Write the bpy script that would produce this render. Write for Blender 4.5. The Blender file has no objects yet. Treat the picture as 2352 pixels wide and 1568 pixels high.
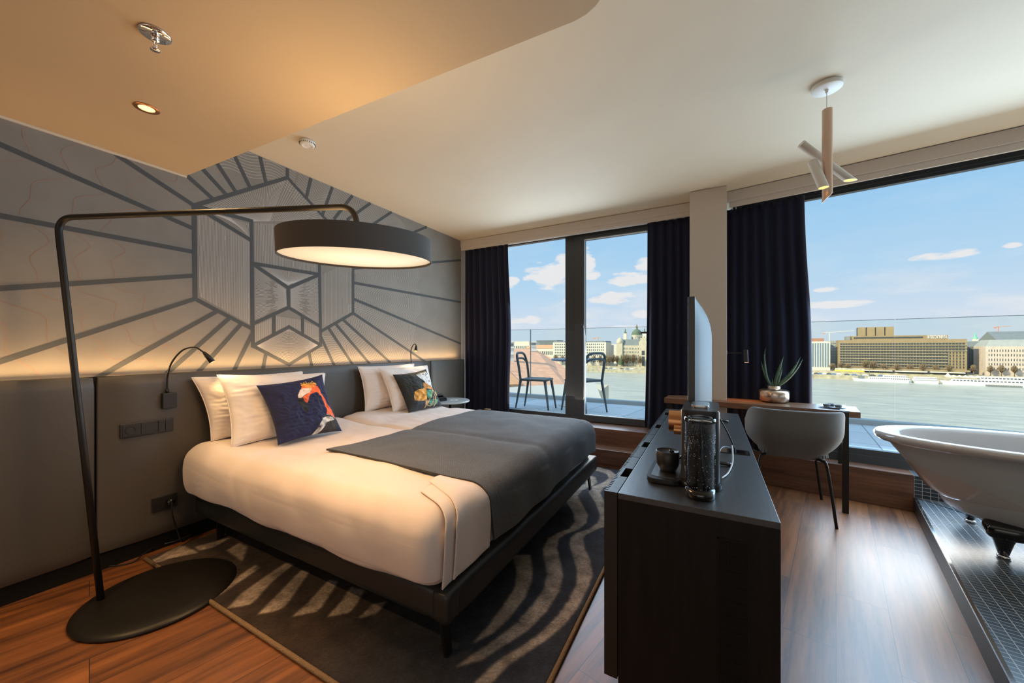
import bpy, bmesh, math, random
import numpy as np
from mathutils import Vector, Matrix, noise
random.seed(7)
PI = math.pi
C = bpy.context.scene.collection
SC = bpy.context.scene

# ------------------------------------------------------------------ camera
F, CX, CY, H = 850., 1176., 797., 1.25
YAW = math.radians(28.4)
cam = bpy.data.cameras.new('camera'); co = bpy.data.objects.new('camera', cam); C.objects.link(co)
co.location = (0, 0, H); co.rotation_euler = (PI/2, 0, YAW)
cam.sensor_fit = 'HORIZONTAL'; cam.sensor_width = 36; cam.lens = 36*F/2352; cam.shift_y = (CY-784)/2352
cam.clip_start = .02; cam.clip_end = 5000
SC.camera = co
SC.view_settings.view_transform = 'Standard'; SC.view_settings.look = 'None'
SC.view_settings.gamma = 1; SC.view_settings.exposure = 0.0; SC.view_settings.use_curve_mapping = False

# helpers that turn a photo pixel into a point on a known plane of the room
cv = np.array([-math.sin(YAW), math.cos(YAW), 0]); rv = np.array([math.cos(YAW), math.sin(YAW), 0]); uv_ = np.array([0, 0, 1.])
O_ = np.array([0, 0, H])
def ray(u, v): return cv + rv*(u-CX)/F + uv_*(CY-v)/F
def Zp(u, v, z=0): d = ray(u, v); return Vector(O_+d*((z-H)/d[2]))
def Xp(u, v, x): d = ray(u, v); return Vector(O_+d*(x/d[0]))
def Yp(u, v, y): d = ray(u, v); return Vector(O_+d*(y/d[1]))
def Tp(u, v, t): return Vector(O_+ray(u, v)*t)
def Lp(u, v, p, q):
    n = np.array([q[1]-p[1], -(q[0]-p[0]), 0]); d = ray(u, v)
    return Vector(O_+d*(np.dot(n, np.array([p[0], p[1], H])-O_)/np.dot(n, d)))

# ------------------------------------------------------------------ world: blue spring sky with cumulus, brighter towards the sun behind the house
def azel(u, v):
    d = ray(u, v); d = d/np.linalg.norm(d); return d
W = bpy.data.worlds.new('sky'); SC.world = W; W.use_nodes = True
nt = W.node_tree; nt.nodes.clear(); N = nt.nodes; LK = nt.links
def nd(t, **k):
    n = N.new(t)
    for a, b in k.items(): setattr(n, a, b)
    return n
def mth(op, a, b=None, c=None, clamp=False):
    n = N.new('ShaderNodeMath'); n.operation = op; n.use_clamp = clamp
    for i, x in enumerate((a, b, c)):
        if x is None: continue
        if isinstance(x, (int, float)): n.inputs[i].default_value = x
        else: LK.new(x, n.inputs[i])
    return n.outputs[0]
tc = nd('ShaderNodeTexCoord'); sep = nd('ShaderNodeSeparateXYZ'); LK.new(tc.outputs['Generated'], sep.inputs[0])
zc = mth('MAXIMUM', sep.outputs[2], 0.0)
ramp = nd('ShaderNodeValToRGB'); LK.new(zc, ramp.inputs[0])
el = ramp.color_ramp.elements
el[0].position = 0.0; el[0].color = (.70, .76, .85, 1)
el[1].position = 1.0; el[1].color = (.12, .30, .72, 1)
for p, c_ in ((.06, (.66, .75, .86, 1)), (.15, (.50, .70, .88, 1)), (.28, (.36, .62, .87, 1)), (.45, (.25, .50, .84, 1))):
    e = el.new(p); e.color = c_
# cloud cover: stretched noise on a cloud-ceiling projection plus a few cumulus heads
mp = nd('ShaderNodeVectorMath', operation='MULTIPLY'); LK.new(tc.outputs['Generated'], mp.inputs[0]); mp.inputs[1].default_value = (1, 1, 3.2)
n1 = nd('ShaderNodeTexNoise'); LK.new(mp.outputs[0], n1.inputs[0]); n1.inputs['Scale'].default_value = 5.5; n1.inputs['Detail'].default_value = 9; n1.inputs['Roughness'].default_value = .62
n2 = nd('ShaderNodeTexNoise'); LK.new(mp.outputs[0], n2.inputs[0]); n2.inputs['Scale'].default_value = 22; n2.inputs['Detail'].default_value = 6
wisp = mth('MULTIPLY', mth('SUBTRACT', n1.outputs[0], .47), 4.0, clamp=True)
low = mth('SUBTRACT', 1.0, mth('MULTIPLY', mth('ABSOLUTE', mth('SUBTRACT', zc, .07)), 9.0), clamp=True)
wisp = mth('MULTIPLY', wisp, mth('ADD', mth('MULTIPLY', low, .85), .14), clamp=True)
total = None
for (u, v, su, sv) in ((1258, 632, 62, 34), (1300, 612, 34, 34), (1346, 606, 24, 40), (1352, 632, 30, 14), (1450, 640, 66, 20), (1480, 612, 28, 22), (1405, 684, 62, 18), (1312, 690, 22, 10), (1170, 647, 26, 16),
                       (1898, 664, 34, 8), (2170, 586, 95, 12), (2325, 562, 30, 8), (1200, 735, 60, 12), (1900, 700, 120, 10), (1480, 720, 40, 12)):
    d = azel(u, v)
    r_ = np.array([math.cos(YAW), math.sin(YAW), 0])
    vs = nd('ShaderNodeVectorMath', operation='SUBTRACT'); LK.new(tc.outputs['Generated'], vs.inputs[0]); vs.inputs[1].default_value = tuple(d)
    h = np.array([-d[1], d[0], 0]); h /= np.linalg.norm(h)
    dp = nd('ShaderNodeVectorMath', operation='DOT_PRODUCT'); LK.new(vs.outputs[0], dp.inputs[0]); dp.inputs[1].default_value = tuple(h)
    s2 = nd('ShaderNodeSeparateXYZ'); LK.new(vs.outputs[0], s2.inputs[0])
    dist = np.linalg.norm(ray(u, v)); ku = F*dist*dist/su; kv = F*dist/sv
    a = mth('MULTIPLY', dp.outputs['Value'], ku*math.sqrt(1)); b = mth('MULTIPLY', s2.outputs[2], kv)
    q = mth('ADD', mth('MULTIPLY', a, a), mth('MULTIPLY', b, b))
    blob = mth('SUBTRACT', 1.0, q, clamp=True)
    total = blob if total is None else mth('MAXIMUM', total, blob)
cum = mth('SUBTRACT', mth('ADD', total, mth('MULTIPLY', mth('SUBTRACT', n2.outputs[0], .5), 2.6)), .18)
cum = mth('MULTIPLY', mth('MULTIPLY', cum, 2.2, clamp=True), mth('MULTIPLY', total, 6.0, clamp=True), clamp=True)
cover = mth('MAXIMUM', wisp, cum)
mx = nd('ShaderNodeMix', data_type='RGBA'); LK.new(cover, mx.inputs[0]); LK.new(ramp.outputs[0], mx.inputs[6]); mx.inputs[7].default_value = (.86, .84, .84, 1)
# the half of the sky round the sun (behind the house) is several times brighter
side = mth('ADD', mth('MULTIPLY', sep.outputs[1], -1.0), mth('MULTIPLY', sep.outputs[0], -.15))
bright = mth('ADD', mth('MULTIPLY', mth('MULTIPLY', mth('ADD', side, .05), 2.2, clamp=True), .6), 1.0)
# unseen sky above the window view is boosted, to add floor glare and terrace light
high = nd('ShaderNodeMapRange', interpolation_type='SMOOTHSTEP'); LK.new(zc, high.inputs[0]); high.inputs[1].default_value = .40; high.inputs[2].default_value = .62; high.inputs[3].default_value = 0; high.inputs[4].default_value = 1
bright = mth('ADD', bright, mth('MULTIPLY', high.outputs[0], 1.2))
mx2 = nd('ShaderNodeMix', data_type='RGBA'); LK.new(mth('MULTIPLY', high.outputs[0], .6), mx2.inputs[0]); LK.new(mx.outputs[2], mx2.inputs[6]); mx2.inputs[7].default_value = (.55, .70, .88, 1)
bg = nd('ShaderNodeBackground'); LK.new(mx2.outputs[2], bg.inputs[0]); LK.new(bright, bg.inputs[1])
wo = nd('ShaderNodeOutputWorld'); LK.new(bg.outputs[0], wo.inputs[0])

def light(name, kind, loc, power, col, rot=(0, 0, 0), parent=None, **k):
    l = bpy.data.lights.new(name, kind); l.energy = power; l.color = col
    for a, b in k.items(): setattr(l, a, b)
    o = bpy.data.objects.new(name, l); C.objects.link(o); o.location = loc; o.rotation_euler = rot
    if parent: o.parent = parent
    return o
sd = Vector((.78, .62, -.62))
sun = light('sun', 'SUN', (0, 0, 60), 7.4, (1, .82, .55), angle=.009)
sun.rotation_euler = sd.to_track_quat('-Z', 'Y').to_euler()
# daylight entering through the balcony door and through the glazed bay, plus an added fill lamp before the windowless back wall
light('door_daylight', 'AREA', (-1.62, 4.335, 1.5), 52, (.62, .81, 1), (-PI/2+.3, 0, 0), shape='RECTANGLE', size=1.4, size_y=2.0)
light('bay_daylight', 'AREA', (2.5, 3.875, 1.48), 165, (.50, .75, 1), (-PI/2+.38, 0, math.radians(-9.2)), shape='RECTANGLE', size=3.4, size_y=2.0)
light('door_bounce', 'AREA', (-1.62, 4.33, .62), 13, (1, .82, .60), (math.radians(-125), 0, 0), shape='RECTANGLE', size=1.4, size_y=.3)
light('bay_bounce', 'AREA', (2.5, 3.87, .58), 42, (1, .80, .56), (math.radians(-125), 0, math.radians(-9.2)), shape='RECTANGLE', size=3.4, size_y=.3)
light('rear_fill', 'AREA', (.4, -4.2, 1.5), 26, (1, .9, .78), (PI/2, 0, 0), shape='RECTANGLE', size=5, size_y=2.2)
WARM = (1, .62, .27)

# ------------------------------------------------------------------ materials
def newmat(name):
    m = bpy.data.materials.new(name); m.use_nodes = True
    return m, m.node_tree, m.node_tree.nodes['Principled BSDF']
def mat(name, col, rough=.5, metal=0, bump=0, scale=60, var=0, spec=None, coat=0, sheen=0, stretch=None, emit=None, estr=0, trans=0, ior=None, alpha=1, detail=4):
    m, t, b = newmat(name)
    b.inputs['Base Color'].default_value = (*col, 1); b.inputs['Roughness'].default_value = rough; b.inputs['Metallic'].default_value = metal
    if spec is not None: b.inputs['Specular IOR Level'].default_value = spec
    if coat: b.inputs['Coat Weight'].default_value = coat; b.inputs['Coat Roughness'].default_value = .08
    if sheen: b.inputs['Sheen Weight'].default_value = sheen; b.inputs['Sheen Roughness'].default_value = .4
    if emit: b.inputs['Emission Color'].default_value = (*emit, 1); b.inputs['Emission Strength'].default_value = estr
    if trans: b.inputs['Transmission Weight'].default_value = trans
    if ior: b.inputs['IOR'].default_value = ior
    if alpha < 1: b.inputs['Alpha'].default_value = alpha
    if bump or var:
        tc = t.nodes.new('ShaderNodeTexCoord'); mp = t.nodes.new('ShaderNodeMapping'); t.links.new(tc.outputs['Object'], mp.inputs[0])
        if stretch: mp.inputs['Scale'].default_value = stretch
        n = t.nodes.new('ShaderNodeTexNoise'); n.inputs['Scale'].default_value = scale; n.inputs['Detail'].default_value = detail; t.links.new(mp.outputs[0], n.inputs[0])
        if bump:
            bp = t.nodes.new('ShaderNodeBump'); bp.inputs['Strength'].default_value = bump; bp.inputs['Distance'].default_value = .01
            t.links.new(n.outputs[0], bp.inputs['Height']); t.links.new(bp.outputs[0], b.inputs['Normal'])
        if var:
            r = t.nodes.new('ShaderNodeValToRGB'); t.links.new(n.outputs[0], r.inputs[0])
            r.color_ramp.elements[0].position = .3; r.color_ramp.elements[1].position = .7
            r.color_ramp.elements[0].color = (*[c*(1-var) for c in col], 1); r.color_ramp.elements[1].color = (*[min(1, c*(1+var)) for c in col], 1)
            t.links.new(r.outputs[0], b.inputs['Base Color'])
    return m
def wood(name, c1, c2, rough=.4, angle=0, scale=1., plank=None, gap=(.02, .01, .005), axis=0, spec=.5, bump=.15, coat=0):
    """grain runs along local x after rotating by -angle about z; plank=(length,width) adds floor boards"""
    m, t, b = newmat(name); nn = t.nodes; ln = t.links
    tc = nn.new('ShaderNodeTexCoord'); mp = nn.new('ShaderNodeMapping'); ln.new(tc.outputs['Object'], mp.inputs[0]); mp.inputs['Rotation'].default_value = (0, 0, -angle)
    st = nn.new('ShaderNodeMapping'); ln.new(mp.outputs[0], st.inputs[0])
    sc = [14*scale]*3; sc[axis] = 1.1*scale; st.inputs['Scale'].default_value = sc
    n = nn.new('ShaderNodeTexNoise'); n.inputs['Scale'].default_value = 1.6; n.inputs['Detail'].default_value = 7; n.inputs['Roughness'].default_value = .65; ln.new(st.outputs[0], n.inputs[0])
    r = nn.new('ShaderNodeValToRGB'); r.color_ramp.elements[0].position = .32; r.color_ramp.elements[1].position = .70
    r.color_ramp.elements[0].color = (*c1, 1); r.color_ramp.elements[1].color = (*c2, 1)
    out = r.outputs[0]; height = n.outputs[0]
    if plank:
        br = nn.new('ShaderNodeTexBrick'); ln.new(mp.outputs[0], br.inputs[0]); br.offset = .37; br.inputs['Scale'].default_value = 1
        br.inputs['Brick Width'].default_value = plank[0]; br.inputs['Row Height'].default_value = plank[1]; br.inputs['Mortar Size'].default_value = .0016; br.inputs['Mortar Smooth'].default_value = .2
        br.inputs['Color1'].default_value = (.15, .15, .15, 1); br.inputs['Color2'].default_value = (.85, .85, .85, 1); br.inputs['Mortar'].default_value = (.5, .5, .5, 1); br.inputs['Bias'].default_value = 0
        vm = nn.new('ShaderNodeVectorMath'); vm.operation = 'MULTIPLY_ADD'; ln.new(br.outputs[0], vm.inputs[0]); vm.inputs[1].default_value = (7, 5, 3); ln.new(st.outputs[0], vm.inputs[2]); ln.new(vm.outputs[0], n.inputs[0])
        ad = nn.new('ShaderNodeMath'); ad.operation = 'MULTIPLY_ADD'; sx = nn.new('ShaderNodeSeparateColor'); ln.new(br.outputs[0], sx.inputs[0]); ln.new(sx.outputs[0], ad.inputs[0]); ad.inputs[1].default_value = .13
        sb = nn.new('ShaderNodeMath'); sb.operation = 'SUBTRACT'; ln.new(n.outputs[0], sb.inputs[0]); sb.inputs[1].default_value = .065; ln.new(sb.outputs[0], ad.inputs[2]); ln.new(ad.outputs[0], r.inputs[0])
        mxx = nn.new('ShaderNodeMix'); mxx.data_type = 'RGBA'; ln.new(br.outputs['Fac'], mxx.inputs[0]); ln.new(out, mxx.inputs[6]); mxx.inputs[7].default_value = (*gap, 1); out = mxx.outputs[2]
        hh = nn.new('ShaderNodeMath'); hh.operation = 'SUBTRACT'; ml = nn.new('ShaderNodeMath'); ml.operation = 'MULTIPLY'; ln.new(n.outputs[0], ml.inputs[0]); ml.inputs[1].default_value = .25; ln.new(ml.outputs[0], hh.inputs[0]); ln.new(br.outputs['Fac'], hh.inputs[1]); height = hh.outputs[0]
    else: ln.new(n.outputs[0], r.inputs[0])
    ln.new(out, b.inputs['Base Color']); b.inputs['Roughness'].default_value = rough; b.inputs['Specular IOR Level'].default_value = spec
    if coat: b.inputs['Coat Weight'].default_value = coat; b.inputs['Coat Roughness'].default_value = .30
    bp = nn.new('ShaderNodeBump'); bp.inputs['Strength'].default_value = bump; bp.inputs['Distance'].default_value = .004; ln.new(height, bp.inputs['Height']); ln.new(bp.outputs[0], b.inputs['Normal'])
    return m
def tilemat(name, c, grout, size, rough=.3, angle=0, vert=False, mortar=.0035):
    m, t, b = newmat(name); nn = t.nodes; ln = t.links
    tc = nn.new('ShaderNodeTexCoord'); mp = nn.new('ShaderNodeMapping'); ln.new(tc.outputs['Object'], mp.inputs[0]); mp.inputs['Rotation'].default_value = (0, 0, -angle)
    src = mp.outputs[0]
    if vert:
        s = nn.new('ShaderNodeSeparateXYZ'); ln.new(src, s.inputs[0]); cb = nn.new('ShaderNodeCombineXYZ'); ln.new(s.outputs[0], cb.inputs[0]); ln.new(s.outputs[2], cb.inputs[1]); src = cb.outputs[0]
    br = nn.new('ShaderNodeTexBrick'); ln.new(src, br.inputs[0]); br.offset = 0; br.inputs['Scale'].default_value = 1
    br.inputs['Brick Width'].default_value = size[0]; br.inputs['Row Height'].default_value = size[1]; br.inputs['Mortar Size'].default_value = mortar; br.inputs['Mortar Smooth'].default_value = .1
    br.inputs['Color1'].default_value = (*[x*.8 for x in c], 1); br.inputs['Color2'].default_value = (*[x*1.2 for x in c], 1); br.inputs['Mortar'].default_value = (*grout, 1)
    ln.new(br.outputs[0], b.inputs['Base Color']); b.inputs['Roughness'].default_value = rough
    iv = nn.new('ShaderNodeMath'); iv.operation = 'SUBTRACT'; iv.inputs[0].default_value = 1; ln.new(br.outputs['Fac'], iv.inputs[1])
    bp = nn.new('ShaderNodeBump'); bp.inputs['Strength'].default_value = .4; bp.inputs['Distance'].default_value = .003; ln.new(iv.outputs[0], bp.inputs['Height']); ln.new(bp.outputs[0], b.inputs['Normal'])
    return m
def printmat(name, rough=.8, bump=.3, scale=400, sheen=0, mottling=.0):
    m, t, b = newmat(name); a = t.nodes.new('ShaderNodeVertexColor'); a.layer_name = 'print'
    tc = t.nodes.new('ShaderNodeTexCoord'); n = t.nodes.new('ShaderNodeTexNoise'); n.inputs['Scale'].default_value = scale; t.links.new(tc.outputs['Object'], n.inputs[0])
    bp = t.nodes.new('ShaderNodeBump'); bp.inputs['Strength'].default_value = bump; bp.inputs['Distance'].default_value = .005; t.links.new(n.outputs[0], bp.inputs['Height']); t.links.new(bp.outputs[0], b.inputs['Normal'])
    if mottling:
        n3 = t.nodes.new('ShaderNodeTexNoise'); n3.inputs['Scale'].default_value = 9; n3.inputs['Detail'].default_value = 8; n3.inputs['Roughness'].default_value = .7; t.links.new(tc.outputs['Object'], n3.inputs[0])
        mr = t.nodes.new('ShaderNodeMapRange'); t.links.new(n3.outputs[0], mr.inputs[0]); mr.inputs[1].default_value = .3; mr.inputs[2].default_value = .7; mr.inputs[3].default_value = 1-mottling; mr.inputs[4].default_value = 1+mottling
        vm = t.nodes.new('ShaderNodeVectorMath'); vm.operation = 'SCALE'; t.links.new(a.outputs[0], vm.inputs[0]); t.links.new(mr.outputs[0], vm.inputs['Scale']); t.links.new(vm.outputs[0], b.inputs['Base Color'])
    else: t.links.new(a.outputs[0], b.inputs['Base Color'])
    b.inputs['Roughness'].default_value = rough
    if sheen: b.inputs['Sheen Weight'].default_value = sheen
    return m
def glassmat(name, tint=(.97, .99, 1), refl=.03):
    m = bpy.data.materials.new(name); m.use_nodes = True; t = m.node_tree; t.nodes.clear()
    tr = t.nodes.new('ShaderNodeBsdfTransparent'); tr.inputs[0].default_value = (*tint, 1); gl = t.nodes.new('ShaderNodeBsdfGlossy'); gl.inputs['Roughness'].default_value = .01
    fr = t.nodes.new('ShaderNodeFresnel'); fr.inputs[0].default_value = 1.3; mx = t.nodes.new('ShaderNodeMixShader'); mu = t.nodes.new('ShaderNodeMath'); mu.operation = 'MULTIPLY'; mu.inputs[1].default_value = refl*10
    t.links.new(fr.outputs[0], mu.inputs[0]); t.links.new(mu.outputs[0], mx.inputs[0]); t.links.new(tr.outputs[0], mx.inputs[1]); t.links.new(gl.outputs[0], mx.inputs[2])
    o = t.nodes.new('ShaderNodeOutputMaterial'); t.links.new(mx.outputs[0], o.inputs[0]); return m
def emimat(name, col, s):
    m = bpy.data.materials.new(name); m.use_nodes = True; t = m.node_tree; t.nodes.clear()
    e = t.nodes.new('ShaderNodeEmission'); e.inputs[0].default_value = (*col, 1); e.inputs[1].default_value = s; o = t.nodes.new('ShaderNodeOutputMaterial'); t.links.new(e.outputs[0], o.inputs[0]); return m

PANG = PI/2 - math.radians(12.8)   # floor boards run 12.8 degrees off the headboard wall
RANG = math.radians(-9.2)          # the right window bay
M = dict(
 floor=wood('oak_floor', (.062, .020, .007), (.34, .125, .038), rough=.40, angle=PANG, scale=.8, plank=(1.25, .188), gap=(.03, .014, .008), bump=.1, spec=1.0, coat=.12),
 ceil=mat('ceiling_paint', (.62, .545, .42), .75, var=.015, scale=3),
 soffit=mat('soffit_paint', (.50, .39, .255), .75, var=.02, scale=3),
 cream=mat('cream_paint', (.60, .545, .49), .6, bump=.02, scale=200),
 colm=mat('column_paint', (.56, .49, .42), .7, bump=.03, scale=200),
 paper=mat('wallpaper_ground', (.235, .213, .183), .8, var=.07, scale=5, bump=.05, detail=8),
 pline=mat('wallpaper_dark_line', (.075, .080, .082), .85, var=.25, scale=700),
 pfine=mat('wallpaper_pale_line', (.56, .52, .48), .8),
 pred=mat('wallpaper_red_line', (.30, .19, .14), .8),
 leather=mat('grey_leather', (.070, .064, .057), .42, bump=.12, scale=350, spec=.45),
 rail=mat('bed_leather', (.016, .019, .021), .40, bump=.08, scale=350),
 kick=mat('black_plinth', (.006, .006, .006), .6, spec=.2),
 metal=mat('black_powder_metal', (.012, .011, .010), .42, metal=.3, bump=.03, scale=600),
 blackp=mat('black_plastic', (.014, .014, .015), .4),
 blackg=mat('black_gloss', (.006, .006, .007), .12, coat=.6),
 linen=mat('white_linen', (.76, .675, .635), .75, bump=.12, scale=14, sheen=.1),
 linen2=mat('white_pillow_linen', (.78, .72, .68), .75, bump=.12, scale=18, sheen=.1),
 velvet=mat('navy_velvet', (.003, .005, .026), .85, sheen=.12, bump=.1, scale=60, stretch=(1, 1, .1)),
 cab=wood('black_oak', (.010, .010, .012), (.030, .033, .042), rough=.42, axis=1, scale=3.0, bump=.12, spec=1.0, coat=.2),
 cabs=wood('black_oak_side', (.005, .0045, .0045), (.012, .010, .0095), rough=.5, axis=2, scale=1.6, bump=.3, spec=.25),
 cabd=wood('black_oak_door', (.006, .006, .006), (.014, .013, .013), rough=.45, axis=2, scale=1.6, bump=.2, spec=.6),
 step=wood('walnut_step', (.060, .026, .014), (.19, .085, .045), rough=.38, axis=0, scale=1., bump=.1),
 desk=wood('walnut_desk', (.10, .046, .024), (.24, .12, .065), rough=.4, axis=0, scale=1.1),
 frame=mat('anthracite_frame', (.035, .042, .048), .4),
 frameL=mat('pale_gasket', (.6, .62, .63), .4),
 glass=glassmat('window_glass'), rglass=glassmat('balustrade_glass', (.92, .965, .96), .03), gedge=mat('glass_edge', (.22, .27, .27), .3),
 terr=tilemat('terrace_paver', (.62, .68, .68), (.26, .29, .30), (.6, .6), .5, RANG, mortar=.006),
 curb=mat('terrace_curb', (.45, .50, .51), .5),
 mosaic=tilemat('mosaic_floor', (.030, .048, .062), (.26, .25, .23), (.0415, .0275), .3, RANG),
 mosaicv=tilemat('mosaic_riser', (.022, .032, .040), (.30, .28, .25), (.0525, .0425), .25, RANG, vert=True),
 steel=mat('brushed_steel', (.5, .5, .5), .3, metal=1), trimm=mat('platform_edge', (.06, .06, .064), .4, metal=.5),
 chrome=mat('chrome', (.8, .8, .8), .08, metal=1),
 enamel=mat('white_enamel', (.50, .455, .43), .08, coat=.8),
 tubout=mat('grey_tub_paint', (.50, .50, .48), .38),
 gfab=mat('grey_chair_fabric', (.17, .165, .16), .85, bump=.25, scale=900, sheen=.2),
 shade=mat('shade_fabric', (.11, .095, .082), .85, bump=.3, scale=300, stretch=(1, 1, 6)),
 shadein=mat('shade_lining', (.8, .74, .62), .7),
 copper=mat('brushed_copper', (.62, .30, .14), .3, metal=1, bump=.05, scale=30, stretch=(1, 1, 30)),
 rose=mat('rose_copper_tube', (.60, .42, .32), .32, metal=.6),
 wtube=mat('cream_tube', (.62, .58, .52), .45),
 white=mat('white_plastic', (.72, .72, .69), .5),
 glow=emimat('lamp_glow', (1, .52, .14), 2.6), glow2=emimat('downlight_glow', (1, .60, .26), 2.4),
 tvb=mat('tv_back_silver', (.075, .09, .10), .55, metal=.1, spec=.3), tvf=mat('tv_bezel', (.03, .035, .04), .35), tvs=mat('tv_screen', (.004, .004, .005), .08),
 merc=mat('mercury_glass', (.62, .48, .38), .22, metal=.9, var=.45, scale=26, bump=.15),
 leaf=mat('aloe_green', (.055, .105, .060), .5, var=.2, scale=30),
 chair=mat('terrace_chair_plastic', (.085, .115, .12), .45), ttop=mat('terrace_table_top', (.20, .27, .36), .4),
 tablew=mat('pale_round_table', (.40, .45, .46), .35),
 ceramic=mat('dark_ceramic', (.09, .10, .10), .45), plate=mat('grey_plate', (.35, .37, .38), .4),
 fridge=mat('carbonator_body', (.035, .035, .037), .35, metal=.5),
 brown=mat('piping_brown', (.28, .17, .08), .8),
 cable=mat('black_cable', (.008, .008, .008), .5),
 signw=mat('sign_white', (.85, .82, .75), .6),
)
wm, t, b = newmat('river_water'); M['water'] = wm
b.inputs['Roughness'].default_value = .32
tc_ = t.nodes.new('ShaderNodeTexCoord'); mp_ = t.nodes.new('ShaderNodeMapping'); mp_.inputs['Scale'].default_value = (.04, .22, 1); t.links.new(tc_.outputs['Object'], mp_.inputs[0])
n_ = t.nodes.new('ShaderNodeTexNoise'); n_.inputs['Scale'].default_value = 1.4; n_.inputs['Detail'].default_value = 8; n_.inputs['Roughness'].default_value = .7; t.links.new(mp_.outputs[0], n_.inputs[0])
rw = t.nodes.new('ShaderNodeValToRGB'); rw.color_ramp.elements[0].position = .36; rw.color_ramp.elements[1].position = .66; rw.color_ramp.elements[0].color = (.27, .275, .235, 1); rw.color_ramp.elements[1].color = (.50, .46, .36, 1)  # pale and dark streaks put the river's reflections into its colour
t.links.new(n_.outputs[0], rw.inputs[0]); t.links.new(rw.outputs[0], b.inputs['Base Color'])
b_ = t.nodes.new('ShaderNodeBump'); b_.inputs['Strength'].default_value = .6; b_.inputs['Distance'].default_value = 1.2; t.links.new(n_.outputs[0], b_.inputs['Height']); t.links.new(b_.outputs[0], b.inputs['Normal'])
# woven grey throw
wm, t, b = newmat('woven_throw'); M['throw'] = wm
tc_ = t.nodes.new('ShaderNodeTexCoord'); ck = t.nodes.new('ShaderNodeTexBrick'); t.links.new(tc_.outputs['UV'], ck.inputs[0])
ck.inputs['Scale'].default_value = 1; ck.inputs['Brick Width'].default_value = .013; ck.inputs['Row Height'].default_value = .0075; ck.inputs['Mortar Size'].default_value = .0016; ck.inputs['Mortar Smooth'].default_value = .8
ck.inputs['Color1'].default_value = (.098, .114, .130, 1); ck.inputs['Color2'].default_value = (.066, .078, .092, 1); ck.inputs['Mortar'].default_value = (.018, .018, .02, 1)
t.links.new(ck.outputs[0], b.inputs['Base Color']); b.inputs['Roughness'].default_value = .85; b.inputs['Sheen Weight'].default_value = .25
iv = t.nodes.new('ShaderNodeMath'); iv.operation = 'SUBTRACT'; iv.inputs[0].default_value = 1; t.links.new(ck.outputs['Fac'], iv.inputs[1]); b_ = t.nodes.new('ShaderNodeBump'); b_.inputs['Strength'].default_value = .8; b_.inputs['Distance'].default_value = .004; t.links.new(iv.outputs[0], b_.inputs['Height']); t.links.new(b_.outputs[0], b.inputs['Normal'])
#PART2
# ------------------------------------------------------------------ mesh helpers
def link(name, me, m=None, parent=None, smooth=False):
    if m is not None:
        for x in (m if isinstance(m, (list, tuple)) else [m]): me.materials.append(x)
    if smooth:
        me.polygons.foreach_set('use_smooth', [True]*len(me.polygons))
    o = bpy.data.objects.new(name, me); C.objects.link(o)
    if parent is not None: o.parent = parent
    return o
def obj(name, bm, m=None, parent=None, smooth=False, angle=None):
    me = bpy.data.meshes.new(name); bm.normal_update(); bm.to_mesh(me); bm.free()
    o = link(name, me, m, parent, smooth or angle is not None)
    if angle is not None:
        try: me.set_sharp_from_angle(angle=math.radians(angle))
        except Exception: pass
    return o
def tag(o, label=None, cat=None, group=None, kind=None):
    if label: o['label'] = label
    if cat: o['category'] = cat
    if group: o['group'] = group
    if kind: o['kind'] = kind
    return o
def thing(name, label, cat, loc=(0, 0, 0), rz=0, group=None):
    o = bpy.data.objects.new(name, None); C.objects.link(o); o.location = loc; o.rotation_euler = (0, 0, rz); o.empty_display_size = .1
    return tag(o, label, cat, group)
def st(o): o['kind'] = 'structure'; return o
def BM(): return bmesh.new()
def box(bm, x0, x1, y0, y1, z0, z1, mi=0, mtx=None, bevel=0, seg=2):
    t = bmesh.new(); bmesh.ops.create_cube(t, size=1)
    for v in t.verts: v.co = Vector(((x0+x1)/2+v.co.x*(x1-x0), (y0+y1)/2+v.co.y*(y1-y0), (z0+z1)/2+v.co.z*(z1-z0)))
    if bevel: bmesh.ops.bevel(t, geom=t.edges[:], offset=bevel, segments=seg, affect='EDGES', profile=.6)
    merge(bm, t, mi, mtx)
def merge(bm, t, mi=0, mtx=None):
    mp = {}
    for v in t.verts: mp[v] = bm.verts.new(mtx @ v.co if mtx else v.co)
    for f in t.faces:
        try: g = bm.faces.new([mp[v] for v in f.verts]); g.material_index = mi; g.smooth = f.smooth
        except ValueError: pass
    t.free()
def prism(bm, pts, z0, z1, mi=0, bevel=0):
    t = bmesh.new(); a = [t.verts.new((p[0], p[1], z0)) for p in pts]; b = [t.verts.new((p[0], p[1], z1)) for p in pts]; n = len(pts)
    t.faces.new(a[::-1]); t.faces.new(b)
    for i in range(n): t.faces.new((a[i], a[(i+1) % n], b[(i+1) % n], b[i]))
    bmesh.ops.recalc_face_normals(t, faces=t.faces[:])
    if bevel: bmesh.ops.bevel(t, geom=t.edges[:], offset=bevel, segments=2, affect='EDGES')
    merge(bm, t, mi)
def wallbox(bm, p, q, z0, z1, th, mi=0):
    """box standing on line p-q, thickness th to the left of p->q"""
    p = Vector(p[:2]); q = Vector(q[:2]); n = Vector((-(q-p).y, (q-p).x)).normalized()*th
    prism(bm, [p, q, q+n, p+n], z0, z1, mi)
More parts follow.
